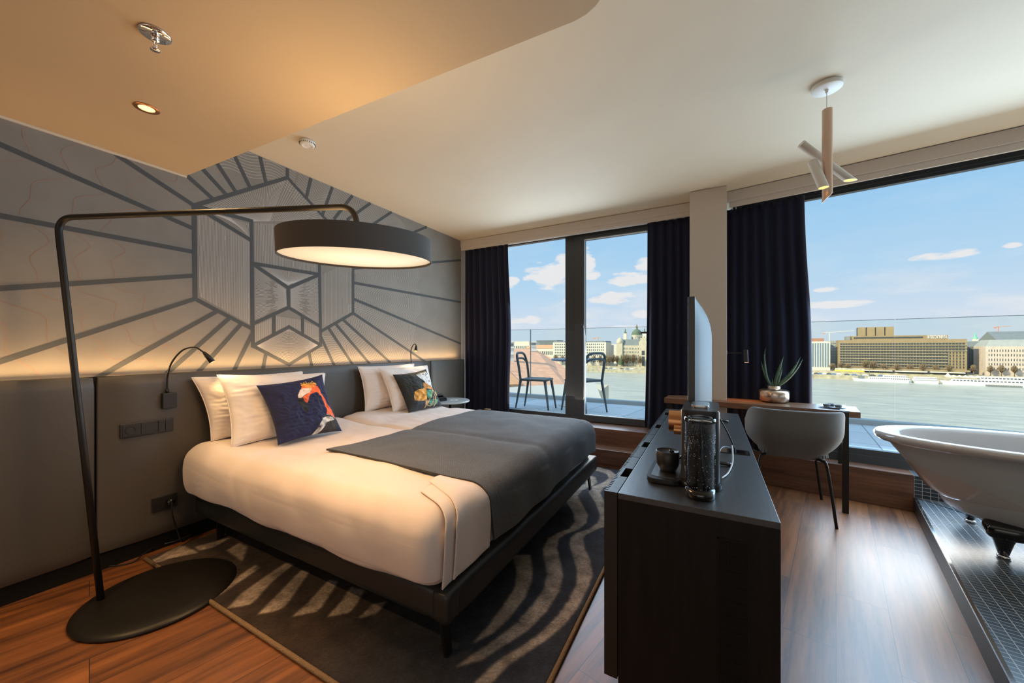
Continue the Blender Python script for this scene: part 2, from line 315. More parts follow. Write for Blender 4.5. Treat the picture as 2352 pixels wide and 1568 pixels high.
def lathe(bm, prof, center=(0, 0, 0), seg=32, mi=0, mtx=None, smooth=True):
    t = bmesh.new(); rings = []
    for r, z in prof:
        if r <= 1e-6: rings.append([t.verts.new((0, 0, z))])
        else: rings.append([t.verts.new((r*math.cos(2*PI*i/seg), r*math.sin(2*PI*i/seg), z)) for i in range(seg)])
    for a, b in zip(rings, rings[1:]):
        for i in range(seg):
            j = (i+1) % seg
            if len(a) == 1 and len(b) == 1: continue
            if len(a) == 1: f = t.faces.new((a[0], b[j], b[i]))
            elif len(b) == 1: f = t.faces.new((a[i], a[j], b[0]))
            else: f = t.faces.new((a[i], a[j], b[j], b[i]))
            f.smooth = smooth
    bmesh.ops.recalc_face_normals(t, faces=t.faces[:])
    m = Matrix.Translation(Vector(center)); m = m @ mtx if mtx is not None else m
    merge(bm, t, mi, m)
def cyl(bm, a, b, r, r2=None, seg=16, mi=0, caps=True):
    a = Vector(a); b = Vector(b); d = b-a; L = d.length; r2 = r if r2 is None else r2
    m = Matrix.Translation(a) @ d.to_track_quat('Z', 'Y').to_matrix().to_4x4()
    lathe(bm, ([(0, 0)] if caps else [])+[(r, 0), (r2, L)]+([(0, L)] if caps else []), seg=seg, mi=mi, mtx=m)
def tube(bm, pts, r, seg=10, mi=0, radii=None):
    pts = [Vector(p) for p in pts]; n = len(pts); rings = []; up = None
    for i in range(n):
        d = (pts[min(i+1, n-1)]-pts[max(i-1, 0)]).normalized()
        if up is None:
            up = Vector((0, 0, 1)) if abs(d.z) < .9 else Vector((1, 0, 0))
        x = d.cross(up).normalized(); up = x.cross(d).normalized(); rr = radii[i] if radii else r
        rings.append([bm.verts.new(pts[i]+(x*math.cos(2*PI*k/seg)+up*math.sin(2*PI*k/seg))*rr) for k in range(seg)])
    for a, b in zip(rings, rings[1:]):
        for k in range(seg):
            f = bm.faces.new((a[k], a[(k+1) % seg], b[(k+1) % seg], b[k])); f.smooth = True; f.material_index = mi
    f = bm.faces.new(rings[0][::-1]); f.material_index = mi; f = bm.faces.new(rings[-1]); f.material_index = mi
def spline(pts, n=8):
    pts = [Vector(p) for p in pts]; out = []
    P = [pts[0]*2-pts[1]]+pts+[pts[-1]*2-pts[-2]]
    for i in range(1, len(P)-2):
        p0, p1, p2, p3 = P[i-1:i+3]
        for k in range(n):
            t = k/n; out.append(.5*((2*p1)+(p2-p0)*t+(2*p0-5*p1+4*p2-p3)*t*t+(3*p1-p0-3*p2+p3)*t**3))
    out.append(pts[-1]); return out
def gridmesh(name, P, col=None, uv=None):
    """P: (ny,nx,3) array"""
    ny, nx = P.shape[:2]; me = bpy.data.meshes.new(name)
    idx = np.arange(ny*nx).reshape(ny, nx); q = np.stack([idx[:-1, :-1], idx[:-1, 1:], idx[1:, 1:], idx[1:, :-1]], -1).reshape(-1, 4)
    me.from_pydata(P.reshape(-1, 3).tolist(), [], q.tolist())
    if col is not None:
        ca = me.color_attributes.new('print', 'FLOAT_COLOR', 'POINT'); c4 = np.ones((ny*nx, 4), np.float32); c4[:, :3] = col.reshape(-1, 3); ca.data.foreach_set('color', c4.ravel())
    if uv is not None:
        ul = me.uv_layers.new(name='UVMap'); li = np.empty(len(me.loops), np.int32); me.loops.foreach_get('vertex_index', li); ul.data.foreach_set('uv', uv.reshape(-1, 2)[li].astype(np.float32).ravel())
    me.polygons.foreach_set('use_smooth', [True]*len(me.polygons)); me.update()
    return me
def inpoly(X, Y, poly, soft=None):
    poly = np.array(poly, float); c = np.zeros(X.shape, bool); n = len(poly)
    for i in range(n):
        x1, y1 = poly[i]; x2, y2 = poly[(i+1) % n]
        k = ((y1 > Y) != (y2 > Y)) & (X < (x2-x1)*(Y-y1)/((y2-y1) if y2 != y1 else 1e-9)+x1); c ^= k
    return c
def homog(src, dst):
    A = []
    for (x, y), (u, v) in zip(src, dst):
        A.append([x, y, 1, 0, 0, 0, -u*x, -u*y, u]); A.append([0, 0, 0, x, y, 1, -v*x, -v*y, v])
    A = np.array(A, float); h = np.linalg.solve(A[:, :8], A[:, 8]); return np.append(h, 1).reshape(3, 3)
def rboxmesh(name, sx, sy, sz, r, n=40, fn=None):
    """dense box with round edges; fn(co) displaces"""
    bm = bmesh.new(); bmesh.ops.create_cube(bm, size=1)
    bmesh.ops.subdivide_edges(bm, edges=bm.edges[:], cuts=n, use_grid_fill=True)
    hx, hy, hz = sx/2, sy/2, sz/2
    for v in bm.verts:
        # spread grid lines towards the rounded rim
        p = Vector((v.co.x*sx, v.co.y*sy, v.co.z*sz)); r_ = min(r, hz*.999)
        c = Vector((max(-hx+r_, min(hx-r_, p.x)), max(-hy+r_, min(hy-r_, p.y)), max(-hz+r_, min(hz-r_, p.z))))
        d = p-c
        if d.length > 1e-6: p = c+d.normalized()*r_
        if fn: p = fn(p)
        v.co = p
    for f in bm.faces: f.smooth = True
    return bm
def copy_tree(o, parent=None):
    c = o.copy(); C.objects.link(c); c.parent = parent
    if parent is not None: c.matrix_parent_inverse = o.matrix_parent_inverse.copy()
    for ch in [x for x in bpy.data.objects if x.parent == o]: copy_tree(ch, c)
    return c
def fb(p, s=1.): return noise.noise(Vector(p)*s)

# ------------------------------------------------------------------ the setting
WX = -3.06; WY = 4.17; CZ = 2.72; LZ = 2.38
RP = (.143, 4.058); RQ = (4.60, 3.335)        # cornice line of the right bay
def rline(off): # right bay line shifted outwards by off
    d = Vector((RQ[0]-RP[0], RQ[1]-RP[1])).normalized(); n = Vector((-d.y, d.x))*off
    return (RP[0]+n.x, RP[1]+n.y), (RQ[0]+n.x, RQ[1]+n.y)
bm = BM(); prism(bm, [(-3.3, -4.5), (5.0, -4.5), (5.0, 4.05), (.1, 4.5), (-3.3, 4.5)], -.12, 0); st(obj('floor', bm, M['floor']))
bm = BM(); prism(bm, [(-3.3, -4.5), (5.0, -4.5), (5.0, 3.6), (.13, 4.6), (-3.3, 4.6)], CZ, CZ+.3); st(obj('ceiling', bm, M['ceil']))
# lowered ceiling over the entrance side with a rounded corner
pts = [(-3.05, -4.5), (-3.05, 1.126), (-.42, 1.232)]
for k in range(1, 7):
    a = PI/2-k/6*PI/2; pts.append((-.42+.16*math.cos(a), 1.072+.16*math.sin(a)))
pts += [(-.26, -4.5)]
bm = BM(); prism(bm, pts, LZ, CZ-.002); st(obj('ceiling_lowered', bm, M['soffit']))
bm = BM(); box(bm, WX-.2, WX, -4.5, 4.6, -.1, CZ); st(obj('wall_left', bm, M['cream']))
bm = BM(); box(bm, 4.62, 4.8, -4.5, 3.3, -.1, CZ); st(obj('wall_right', bm, M['cream']))
bm = BM(); box(bm, WX+.001, WX+.012, -4.4, 1.128, LZ-.012, LZ-.0005); st(obj('trim_1', bm, M['ceil']))
bm = BM(); box(bm, -3.3, 5.0, -4.7, -4.5, -.1, CZ); st(obj('wall_back', bm, M['cream']))
bm = BM(); box(bm, 4.6, 5.0, 3.2, 4.2, -.1, CZ); st(obj('wall_right_return', bm, M['cream']))
# column
bm = BM(); box(bm, -.187, .118, 3.885, 4.42, 0, CZ-.002, bevel=.004); st(obj('wall_column', bm, M['colm']))
# cornice over the windows
bm = BM(); box(bm, WX+.002, -.19, WY, WY+.022, 2.585, CZ-.003); box(bm, WX+.002, -.19, WY-.012, WY+.001, 2.628, CZ-.004)
box(bm, WX+.002, -.19, WY+.022, WY+.04, 2.59, 2.62); st(obj('trim_2', bm, M['cream']))
bm = BM(); p, q = rline(0); wallbox(bm, p, q, 2.572, CZ-.003, .022); p, q = rline(-.012); wallbox(bm, (p[0]-.02, p[1]), q, 2.622, CZ-.004, .0125); st(obj('trim_3', bm, M['cream']))
# roof mass above the room (shades the terrace)
bm = BM(); prism(bm, [(-9, -6), (6.5, -6), (6.5, 3.3), (.2, 4.62), (-9, 4.62)], CZ+.3, 7.5); st(obj('roof', bm, M['cream']))
# terrace
bm = BM(); prism(bm, [(-8, 4.5), (.1, 4.5), (5.2, 3.66), (5.4, 5.2), (.1, 6.03), (-8, 6.03)], .1, .34); st(obj('floor_terrace', bm, M['terr']))
bm = BM(); prism(bm, [(-8, 6.0), (.1, 6.0), (.1, 6.12), (-8, 6.12)], .1, .40); prism(bm, [(.1, 6.0), (5.4, 5.17), (5.4, 5.3), (.1, 6.12)], .1, .40); st(obj('trim_4', bm, M['curb']))

# balcony door: fixed left pane, opening right sash
GY = 4.40
w1 = thing('window_1', 'dark framed balcony door with fixed pane and opening sash', 'window'); w1['kind'] = 'structure'; del w1['category']; 
bm = BM(); box(bm, WX, -.19, GY-.06, GY+.06, .36, .425); box(bm, WX, -.19, GY-.06, GY+.06, 2.675, 2.72)
box(bm, -1.60, -1.475, GY-.05, GY+.05, .42, 2.68); box(bm, WX, -2.9, GY-.05, GY+.05, .42, 2.68); box(bm, -1.6, -.19, GY-.055, GY+.055, 2.60, 2.68); box(bm, WX, -1.6, GY-.03, GY+.03, 2.615, 2.68)
obj('window_frame', bm, M['frame'], w1)
bm = BM(); box(bm, -1.47, -1.36, GY-.075, GY+.03, .435, 2.60, bevel=.004); box(bm, -.60, -.49, GY-.075, GY+.03, .435, 2.60); box(bm, -1.36, -.6, GY-.075, GY+.03, .37, .435); box(bm, -1.36, -.6, GY-.075, GY+.03, 2.55, 2.62)
s_ = obj('sash', bm, M['frame'], w1)
bm = BM(); box(bm, -1.362, -1.352, GY-.06, GY-.03, .435, 2.55); box(bm, -1.355, -.6, GY-.06, GY-.03, .433, .44); box(bm, -1.355, -.6, GY-.06, GY-.03, 2.543, 2.55); obj('gasket', bm, M['frameL'], w1)
bm = BM(); box(bm, -1.36, -.6, GY-.03, GY-.02, .43, 2.56); obj('pane', bm, M['glass'], w1)
bm = BM(); box(bm, -2.9, -1.6, GY-.01, GY, .42, 2.62); obj('pane', bm, M['glass'], w1)
bm = BM(); a = Yp(1489, 763, GY-.09); box(bm, a.x-.01, a.x+.12, GY-.13, GY-.115, a.z-.012, a.z+.008, bevel=.003); box(bm, a.x-.075, a.x, GY-.13, GY-.115, a.z-.014, a.z+.006, bevel=.003); cyl(bm, (a.x+.09, GY-.12, a.z), (a.x+.09, GY-.07, a.z), .01); obj('door_handle', bm, M['blackp'], w1)
# right bay window
w2 = bpy.data.objects.new('window_2', None); C.objects.link(w2); w2['kind'] = 'structure'; w2['label'] = 'wide fixed window beside the bathtub'
p, q = rline(.22); q = (q[0], q[1])
bm = BM(); wallbox(bm, p, q, .277, .345, .09); wallbox(bm, rline(.235)[0], rline(.235)[1], .345, .395, .06); wallbox(bm, p, q, 2.60, 2.72, .09); wallbox(bm, rline(.235)[0], rline(.235)[1], 2.575, 2.60, .05); obj('window_frame', bm, M['frame'], w2)
bm = BM(); wallbox(bm, rline(.255)[0], rline(.255)[1], .39, 2.60, .008); obj('pane', bm, M['glass'], w2)
# wooden steps up to the balcony door, wooden and tiled plinth of the bay
bm = BM(); box(bm, WX, .14, 3.84, 4.06, 0, .184, bevel=.004); st(obj('floor_step', bm, M['step']))
bm = BM(); box(bm, WX, .14, 4.05, 4.42, 0, .357, bevel=.004); st(obj('floor_step_upper', bm, M['step']))
dR = (Vector(RQ)-Vector(RP)).normalized(); nR = Vector((-dR.y, dR.x))
P0 = Vector((.12, 4.115)); PJ = Vector((1.347, 3.915)); u1 = (PJ-P0).normalized(); n1 = Vector((-u1.y, u1.x)); PE = PJ+dR*3.3
me_frame = Matrix.Rotation(RANG, 4, 'Z')
bm = BM(); prism(bm, [P0, PJ, PJ+nR*.36, P0+nR*.30], 0, .277, bevel=.003); st(obj('floor_plinth', bm, wood('walnut_plinth', (.060, .026, .014), (.20, .09, .048), rough=.38, angle=RANG, axis=0, bump=.1)))
bm = BM(); t_ = bmesh.new()
prism(bm, [PJ, PE, PE+nR*.36, PJ+nR*.36], 0, .277)
for f in bm.faces:
    f.material_index = 0 if abs(f.normal.z) > .5 else 1
bm.normal_update()
for f in bm.faces: f.material_index = 0 if abs(f.normal.z) > .5 else 1
def framed(o, origin, ang):
    """bake mesh into a rotated local frame so tile materials follow the bay"""
    mi = (Matrix.Translation(Vector(origin)) @ Matrix.Rotation(ang, 4, 'Z')); o.data.transform(mi.inverted()); o.matrix_world = mi; return o
MF = tilemat('mosaic_floor_bay', (.034, .050, .064), (.34, .32, .30), (.0415, .0275), .30, 0, mortar=.0017); MV = tilemat('mosaic_riser_bay', (.020, .028, .036), (.36, .33, .29), (.0415, .0272), .28, 0, vert=True, mortar=.0015)
st(framed(obj('floor_tiled_step', bm, [MF, MV]), (PJ.x, PJ.y, .113), RANG))
# shower / bath platform
EA = Zp(2104, 1142, .113); EB = Zp(2332, 1568, .113); dE = (EB-EA).normalized(); dE2 = Vector((dE.x, dE.y)); far = Vector((EA.x, EA.y))+dE2*5
A2 = Vector((EA.x, EA.y))
bm = BM(); prism(bm, [A2, far, (5, far.y), (5, PE.y), PE, PJ], 0, .113); st(framed(obj('floor_platform', bm, MF), (PJ.x, PJ.y, .0), RANG))
bm = BM(); nn_ = Vector((dE2.y, -dE2.x)); nn_ = -nn_ if nn_.x > 0 else nn_
prism(bm, [A2+nn_*.012, far+nn_*.012, far, A2], 0, .110); prism(bm, [A2+nn_*.010, far+nn_*.010, far+nn_*-.003, A2+nn_*-.003], .110, .1155, mi=1); st(obj('trim_5', bm, [M['trimm'], M['chrome']]))

# ------------------------------------------------------------------ mural on the headboard wall
mx_, my_ = WX+.004, 0
def W2(u, v): p = Xp(u, v, WX+.004); return Vector((p.y, p.z))
bm = BM(); box(bm, WX+.0005, WX+.004, -.6, 4.168, 1.0, CZ-.004)
def clipseg(a, b):
    """clip a segment to the mural rectangle"""
    lo = Vector((-.6, 1.01)); hi = Vector((4.165, CZ-.006)); t0, t1 = 0., 1.; d = b-a
    for i in (0, 1):
        if abs(d[i]) < 1e-9:
            if a[i] < lo[i] or a[i] > hi[i]: return None
            continue
        ta, tb = (lo[i]-a[i])/d[i], (hi[i]-a[i])/d[i]
        if ta > tb: ta, tb = tb, ta
        t0, t1 = max(t0, ta), min(t1, tb)
    return (a+d*t0, a+d*t1) if t1 > t0 else None
KK = [0]
def strip(pa, pb, w, mi, dx, ext=0):
    d = (pb-pa)
    if d.length < 1e-5: return
    d.normalize(); a = pa-d*ext; b = pb+d*ext; c_ = clipseg(a, b)
    if not c_: return
    a, b = c_; n = Vector((-d.y, d.x))*w/2; KK[0] += 1; x = WX+.004+dx+(KK[0] % 90)*6e-6
    f = bm.faces.new([bm.verts.new((x, p.x, p.y)) for p in (a+n, b+n, b-n, a-n)]); f.material_index = mi
    f.normal_update()
    if f.normal.x < 0: f.normal_flip()
def pl(pts, w, mi, dx):
    for a, b in zip(pts, pts[1:]): strip(a, b, w, mi, dx, ext=w*.15)
def bigline(p, q, back=0, w=.027):
    a = W2(*p); b = W2(*q); d = (b-a).normalized(); strip(a-d*back, b, w, 1, .0012, ext=w*.4)
LN = [((446, 472), (448, 686)), ((446, 472), (660, 408)), ((660, 408), (811, 572)), ((811, 572), (811, 719)), ((448, 686), (579, 755)), ((736.5, 761), (811, 719)),
      ((446, 472), (577, 507)), ((446, 472), (577, 552)), ((577.5, 507), (580.5, 794)), ((582, 605), (733, 630)), ((582, 607), (662, 661)), ((733, 631), (662, 661)), ((662, 661), (663, 706)),
      ((663, 706), (581, 743)), ((663, 706), (736, 749.5)), ((733, 560), (736.5, 792.5)), ((628.8, 724), (628.8, 767)), ((695, 731), (695, 769)),
      ((580.7, 794), (663.6, 750.4)), ((663.6, 750.4), (736.5, 792.5)), ((736.5, 792.5), (663.6, 837)), ((663.6, 837), (580.7, 794)),
      ((0, 331.6), (443, 524)), ((0, 495), (443, 578)), ((270, 357), (446, 472)), ((0, 662), (443, 633)), ((448, 686), (0, 830)),
      ((486, 454), (432.7, 406)), ((517, 444), (467.8, 390.6)), ((540, 438), (500.5, 378)), ((573, 428), (540, 360)), ((610, 416), (595, 350)), ((660, 407), (660, 375)),
      ((704, 452), (716, 402)), ((741, 492), (765, 425)), ((768, 502), (812, 446)), ((798, 504), (853, 465)), ((811, 545), (899, 487)), ((811, 590), (980, 521)),
      ((811, 616), (1063, 597)), ((811, 649), (1063, 694.7)), ((811, 686), (1070, 794)), ((811, 719), (985, 836)),
      ((788, 734), (896, 832)), ((771, 744), (848, 834)), ((755, 754), (810, 837)), ((738, 776), (768, 840)), ((710, 812), (717, 845)), ((610.5, 814), (603, 850)),
      ((577, 771), (535, 855)), ((552, 746), (452, 858)), ((526, 731), (380, 860)), ((496, 716), (222, 868))]
for p, q in LN: bigline(p, q)
def fan(a0, a1, b0, b1, n, w=.0022, j0=0., j1=1.):
    """n pale hairlines from edge a0-a1 to edge b0-b1"""
    A0, A1, B0, B1 = [W2(*p) for p in (a0, a1, b0, b1)]
    for k in range(n):
        t = (k+.5)/n; p = A0.lerp(A1, t); q = B0.lerp(B1, t); r = random.uniform(-.12, .12); strip(p.lerp(q, j0+(r if j0 > .05 else 0)), p.lerp(q, j1+(r if j1 < .95 else 0)), w, 2, .0006)
fan((452, 482), (454, 682), (572, 556), (575, 745), 1, j1=0)
fan((453, 484), (574, 556), (458, 680), (574, 745), 46)           # big left panel
fan((575, 560), (452, 520), (574, 744), (452, 520), 1, j1=.01)
fan((462, 476), (656, 414), (580, 508), (620, 508), 40)           # upper panel, first facet
fan((660, 412), (806, 570), (620, 508), (728, 508), 36)
fan((584, 512), (728, 520), (586, 601), (730, 624), 44)           # curtain of vertical hairlines under it
fan((470, 486), (572, 514), (530, 500), (574, 546), 26)
fan((585, 614), (586, 738), (656, 664), (659, 702), 34, j1=.42); fan((585, 614), (586, 738), (656, 664), (659, 702), 34, j0=.62)   # cube, left face
fan((596, 610), (724, 630), (661, 655), (662, 655), 34, j1=.9)    # cube, top
fan((730, 636), (733, 744), (668, 664), (668, 706), 34, j1=.42); fan((730, 636), (733, 744), (668, 664), (668, 706), 34, j0=.62)           # cube, right
fan((740, 630), (806, 600), (740, 755), (806, 716), 22)
fan((586, 748), (626, 731), (586, 786), (626, 764), 18); fan((634, 726), (691, 734), (634, 760), (691, 764), 26); fan((699, 738), (733, 752), (699, 766), (733, 786), 16)
fan((588, 793), (588, 795), (663, 756), (663, 832), 20, w=.0016); fan((730, 792), (730, 793), (664, 756), (664, 832), 20, w=.0016)
cen = W2(628, 620)
def contour(rfun, a0, a1, n, w, mi, dx):
    pts = []
    for k in range(n+1):
        a = a0+(a1-a0)*k/n; r = rfun(a); pts.append(cen+Vector((math.cos(a)*r*1.25, math.sin(a)*r)))
    pl(pts, w, mi, dx)
for k in range(34):                                               # pale waves on the right flank
    R0 = .62+k*.0215
    contour(lambda a, R0=R0, k=k: R0+.022*math.sin(a*19+k*.10)+.012*math.sin(a*41+1), -1.25, 1.38, 150, .0019, 2, .0005)
for k in range(16):
    R0 = .70+k*.022
    contour(lambda a, R0=R0: R0+.02*math.sin(a*17), 1.40, 2.0, 50, .0024, 2, .0005)
for k in range(14):                                                # red contour lines on the left flank
    R0 = .72+k*.115
    contour(lambda a, R0=R0: R0+.030*math.sin(a*15+R0*.6)+.018*math.sin(a*31), 1.95, 4.2, 150, .0035, 3, .0004)
tag(obj('wall_mural', bm, [M['paper'], M['pline'], M['pfine'], M['pred']]), 'grey geometric wallpaper mural with dark rays and pale hairlines above the headboard', 'wallpaper')

# ------------------------------------------------------------------ upholstered headboard with light ledge
hb = thing('headboard', 'long grey leather wall headboard in padded panels behind the bed', 'headboard')
HT = 1.088; ys = [-.6, .70, 1.99, 2.35, 3.46, 4.16]
ys = [-.6, .704, 3.459, 4.165]
for i in range(3):
    sx = .07; y0, y1 = ys[i]+.003, ys[i+1]-.003
    bm = rboxmesh('p', sx, y1-y0, HT-.095, .022, 14); bmesh.ops.translate(bm, verts=bm.verts[:], vec=(WX+.045, (y0+y1)/2, (HT+.095)/2)); obj('padded_panel', bm, M['leather'], hb)
bm = BM(); box(bm, WX+.013, WX+.05, -.6, 4.165, .09, HT-.004); obj('backing_board', bm, M['kick'], hb)
bm = BM(); box(bm, WX+.01, WX+.05, -.6, 4.165, 0, .1); obj('plinth', bm, M['kick'], hb)
led = thing('led_strip', 'warm light strip hidden on top of the headboard along the mural', 'light strip')
bm = BM(); box(bm, WX+.006, WX+.012, -.6, 4.12, 1.062, 1.070); obj('strip', bm, emimat('led_warm', (1, .55, .2), 14), led)

# ------------------------------------------------------------------ rug
def rugmake():
    x0, x1, y0, y1 = -2.93, -.53, .888, 3.80
    nx, ny = 420, 500
    xs = np.linspace(x0, x1, nx); ys_ = np.linspace(y0, y1, ny); X, Y = np.meshgrid(xs, ys_)
    base = np.array([.026, .030, .046]); light_ = np.array([.42, .34, .28]); brn = np.array([.046, .028, .021])
    def z1(p, ox, oy, s): return [tuple(Zp(ox+x/s, oy+y/s)[:2]) for x, y in p]
    S, OX, OY = 3.2125, 1000, 1080
    Pl = [(280,1300),(400,1160),(500,1020),(590,880),(600,760),(560,640),(700,640),(715,740),(710,840),(660,960),(560,1100),(430,1220)]
    Ql = [(150,1478),(300,1370),(450,1270),(600,1150),(720,1010),(800,890),(825,790),(800,650),(795,600),(830,520),(900,480),(990,445),(1030,390),(1020,330),(960,230),(1000,170),(1060,130),(1110,110),(1115,85),(1080,50),
          (1100,40),(1180,60),(1195,100),(1150,130),(1080,160),(1050,200),(1080,260),(1125,340),(1115,400),(1060,450),(960,485),(910,520),(895,590),(925,700),(940,800),(910,920),(820,1060),(680,1205),(500,1320),(330,1430)]
    Rl = [(320,1565),(450,1440),(600,1350),(760,1240),(880,1120),(980,990),(1040,870),(1050,770),(1020,660),(990,560),(1000,510),(1040,480),(1130,450),(1200,400),(1215,340),(1180,250),(1130,170),(1160,130),(1240,100),(1280,70),(1270,40),(1200,15),(1160,5),
          (1200,-15),(1290,10),(1340,50),(1330,90),(1290,120),(1240,140),(1215,180),(1245,240),(1290,330),(1290,380),(1255,425),(1180,455),(1110,490),(1090,520),(1100,590),(1140,680),(1160,790),(1120,900),(1060,1020),(960,1150),(850,1250),(700,1350),(540,1460),(440,1565),(380,1640),(250,1640)]
    polys = [(z1(p, OX, OY, S), light_) for p in (Pl, Ql, Rl)]
    S2, A, B_ = 3.92, 480, 1200
    for p in ([(170,797),(290,665),(520,500),(700,380),(760,400),(560,560),(440,700),(370,765)], [(440,855),(640,650),(830,450),(900,470),(700,760),(640,810),(560,830)],
              [(750,875),(900,740),(1080,540),(1160,560),(1010,790),(960,830)], [(1060,880),(1200,730),(1280,600),(1400,640),(1300,800),(1240,845)], [(1350,887),(1480,760),(1600,740),(1500,850)],
              [(60,690),(290,490),(420,400),(460,430),(210,600),(110,670)]):
        polys.append((z1(p, A, B_, S2), light_*1.08))
    S3 = 5.2267
    for p in ([(80,1215),(560,1075),(620,1090),(150,1290)], [(240,1330),(600,1130),(820,1225),(700,1250),(450,1300),(330,1345)], [(1150,1200),(1300,1110),(1400,1150),(1340,1330),(1250,1260)], [(780,1150),(1200,1040),(1000,1160),(820,1200)]):
        polys.append((z1(p, 300, 1040, S3), light_*1.05))
    col = np.broadcast_to(base, X.shape+(3,)).copy()
    t = np.clip((-1.05-X)/.5, 0, 1)[..., None]; col = col*(1-t)+brn*t
    rng = np.random.RandomState(3)
    for p, c_ in polys: col[inpoly(X, Y, p)] = c_
    # soften
    for _ in range(2): col[1:-1, 1:-1] = (col[1:-1, 1:-1]*2+col[:-2, 1:-1]+col[2:, 1:-1]+col[1:-1, :-2]+col[1:-1, 2:])/6
    col *= (.72+.12*rng.randn(ny, nx, 1)).clip(.35, 1.2)
    Zz = .014+.0016*rng.rand(ny, nx)
    e = np.minimum(np.minimum(X-x0, x1-X), np.minimum(Y-y0, y1-Y)); Zz = np.where(e < .006, .004, Zz)
    me = gridmesh('rug', np.stack([X, Y, Zz], -1), col)
    o = link('rug', me, printmat('rug_pile', .95, .8, 260, sheen=.04, mottling=.7)); tag(o, 'large navy and taupe rug with wavy bands beneath the bed', 'rug')
    bm = BM(); pts = [(x0, y0), (x1, y0), (x1, y1), (x0, y1)]
    tube(bm, [(x0, y0, .010), (x1, y0, .010)], .0095, 8); tube(bm, [(x1, y0, .010), (x1, y1, .010)], .0095, 8)
    b_ = obj('binding', bm, mat('rug_binding', (.30, .20, .11), .8, bump=1, scale=200), o, smooth=True); b_['label'] = 'twisted ochre edge cord'
rugmake()

# ------------------------------------------------------------------ bed
BX0, BX1, BY0, BY1 = -2.97, -.885, 1.125, 3.215
bed = thing('bed', 'low double bed frame in black leather on slim metal legs', 'bed', ((BX0+BX1)/2, (BY0+BY1)/2, 0))
def loc(o): o.location = o.location-bed.location; return o
def rail(x0, x1, y0, y1):
    bm = rboxmesh('r', x1-x0, y1-y0, .135, .028, 10); bmesh.ops.translate(bm, verts=bm.verts[:], vec=((x0+x1)/2, (y0+y1)/2, .2375)); return loc(obj('side_rail', bm, M['rail'], bed))
rail(BX0+.02, BX1, BY0, BY0+.09); rail(BX0+.02, BX1, BY1-.09, BY1)
r_ = rail(BX1-.09, BX1+.004, BY0-.002, BY1+.002); r_.name = 'foot_rail'
bm = BM(); box(bm, BX0+.03, BX1-.05, BY0+.05, BY1-.05, .20, .295); loc(obj('slat_base', bm, M['kick'], bed))
for lx, ly in ((BX1-.07, BY0+.06), (BX1-.07, BY1-.06), (BX0+.2, BY0+.08), (BX0+.2, BY1-.08)):
    bm = BM(); s = 1 if lx > -2 else -1; t = BM(); box(t, -.007, .007, -.028, .028, .0, .165)
    for v in t.verts:
        k = (.165-v.co.z)/.165; v.co.y *= 1-.35*k; v.co.x += .028*k*s*.8
    merge(bm, t, 0, Matrix.Translation((lx, ly, .016))); box(bm, lx-.035, lx+.03, ly-.03, ly+.03, .172, .182); loc(obj('leg', bm, M['metal'], bed))

def duvet(y0, y1, label, near):
    cx_, cy_ = -1.945, (y0+y1)/2; sx, sy, sz = 2.03, y1-y0, .33
    def fn(p):
        q = p.copy(); n = fb((p.x*1.3+cy_, p.y*1.7, p.z), 1.6)*.014+fb((p.x*3+9, p.y*3.4+cy_, p.z*3), 1.7)*.007+abs(fb((p.x*7+p.y*3, p.y*9+cy_, p.z*5), 1.))*.006+fb((p.x*14, p.y*11+cy_, p.z*9), 1.)*.0015
        top = (p.z+sz/2)/sz
        if p.z > .05: q.z += n*1.1+.008*math.cos(p.x*1.2)
        side = -1 if p.y < 0 else 1
        if near and p.y < -sy/2+.12:
            q.y -= .045*math.sin(max(0, min(1, top))*PI)+n*1.2; q.y += .02*(1-top)
            if p.z < -.10: q.z += .016*fb((p.x*2.5, 3, 1))+.006*math.sin(p.x*9)+max(0, (-p.x-.55))*.05
        if (not near) and p.y > sy/2-.1: q.y += .03*math.sin(max(0, min(1, top))*PI)
        if p.x > sx/2-.1: q.x += .012*math.sin(top*PI)+n*.6
        if p.z > 0: k = max(0, min(1, (-.50-p.x)/.35)); q.z += .030*k*k*(3-2*k)
        return q
    bm = rboxmesh('d', sx, sy, sz, .085, 90, fn); bmesh.ops.translate(bm, verts=bm.verts[:], vec=(cx_, cy_, .440))
    return tag(obj('duvet', bm, M['linen']), label, 'duvet', 'white duvets on the bed')
d1 = duvet(1.085, 2.165, 'white duvet on the half of the bed beside the arched floor lamp', True)
d2 = duvet(2.150, 3.20, 'white duvet on the half of the bed beside the curtains', False)
# tucked corner fold at the foot of the near duvet: a flap laid over the foot face
def flap(name, ys0, ys1, lift, s0):
    nx, ny = 40, 24; P = np.zeros((ny, nx, 3)); R = .085; Lf = .16; tot = Lf+R*PI/2+.215
    for j in range(ny):
        w = j/(ny-1)
        for i in range(nx):
            d = s0+(tot-s0)*i/(nx-1); f = d/tot
            yl = ys0+(ys1-ys0)*min(1, d/(Lf+R*1.5)); y = yl+(1.47-yl)*w; zt = .607+lift
            if d < Lf: x = -.930-R-Lf+d; z = zt
            elif d < Lf+R*PI/2: a = (d-Lf)/R; x = -.930-R+(R+lift)*math.sin(a); z = zt-R*(1-math.cos(a))
            else: x = -.930+lift; z = zt-R-(d-Lf-R*PI/2)
            k = .006*math.sin(w*9+f*3)*(1-w); P[j, i] = (x+k*.8+.012*math.sin(min(1, max(0, f))*PI)+.006*(1-w), y, z+.004*math.sin(w*5)*(f < .5))
    o = link(name, gridmesh(name, P), M['linen'], d1); m = o.modifiers.new('t', 'SOLIDIFY'); m.thickness = .007; m.offset = 1; m2 = o.modifiers.new('s', 'SUBSURF'); m2.levels = 1; m2.render_levels = 1; return o
flap('tucked_panel', 1.34, 1.185, .012, 0)
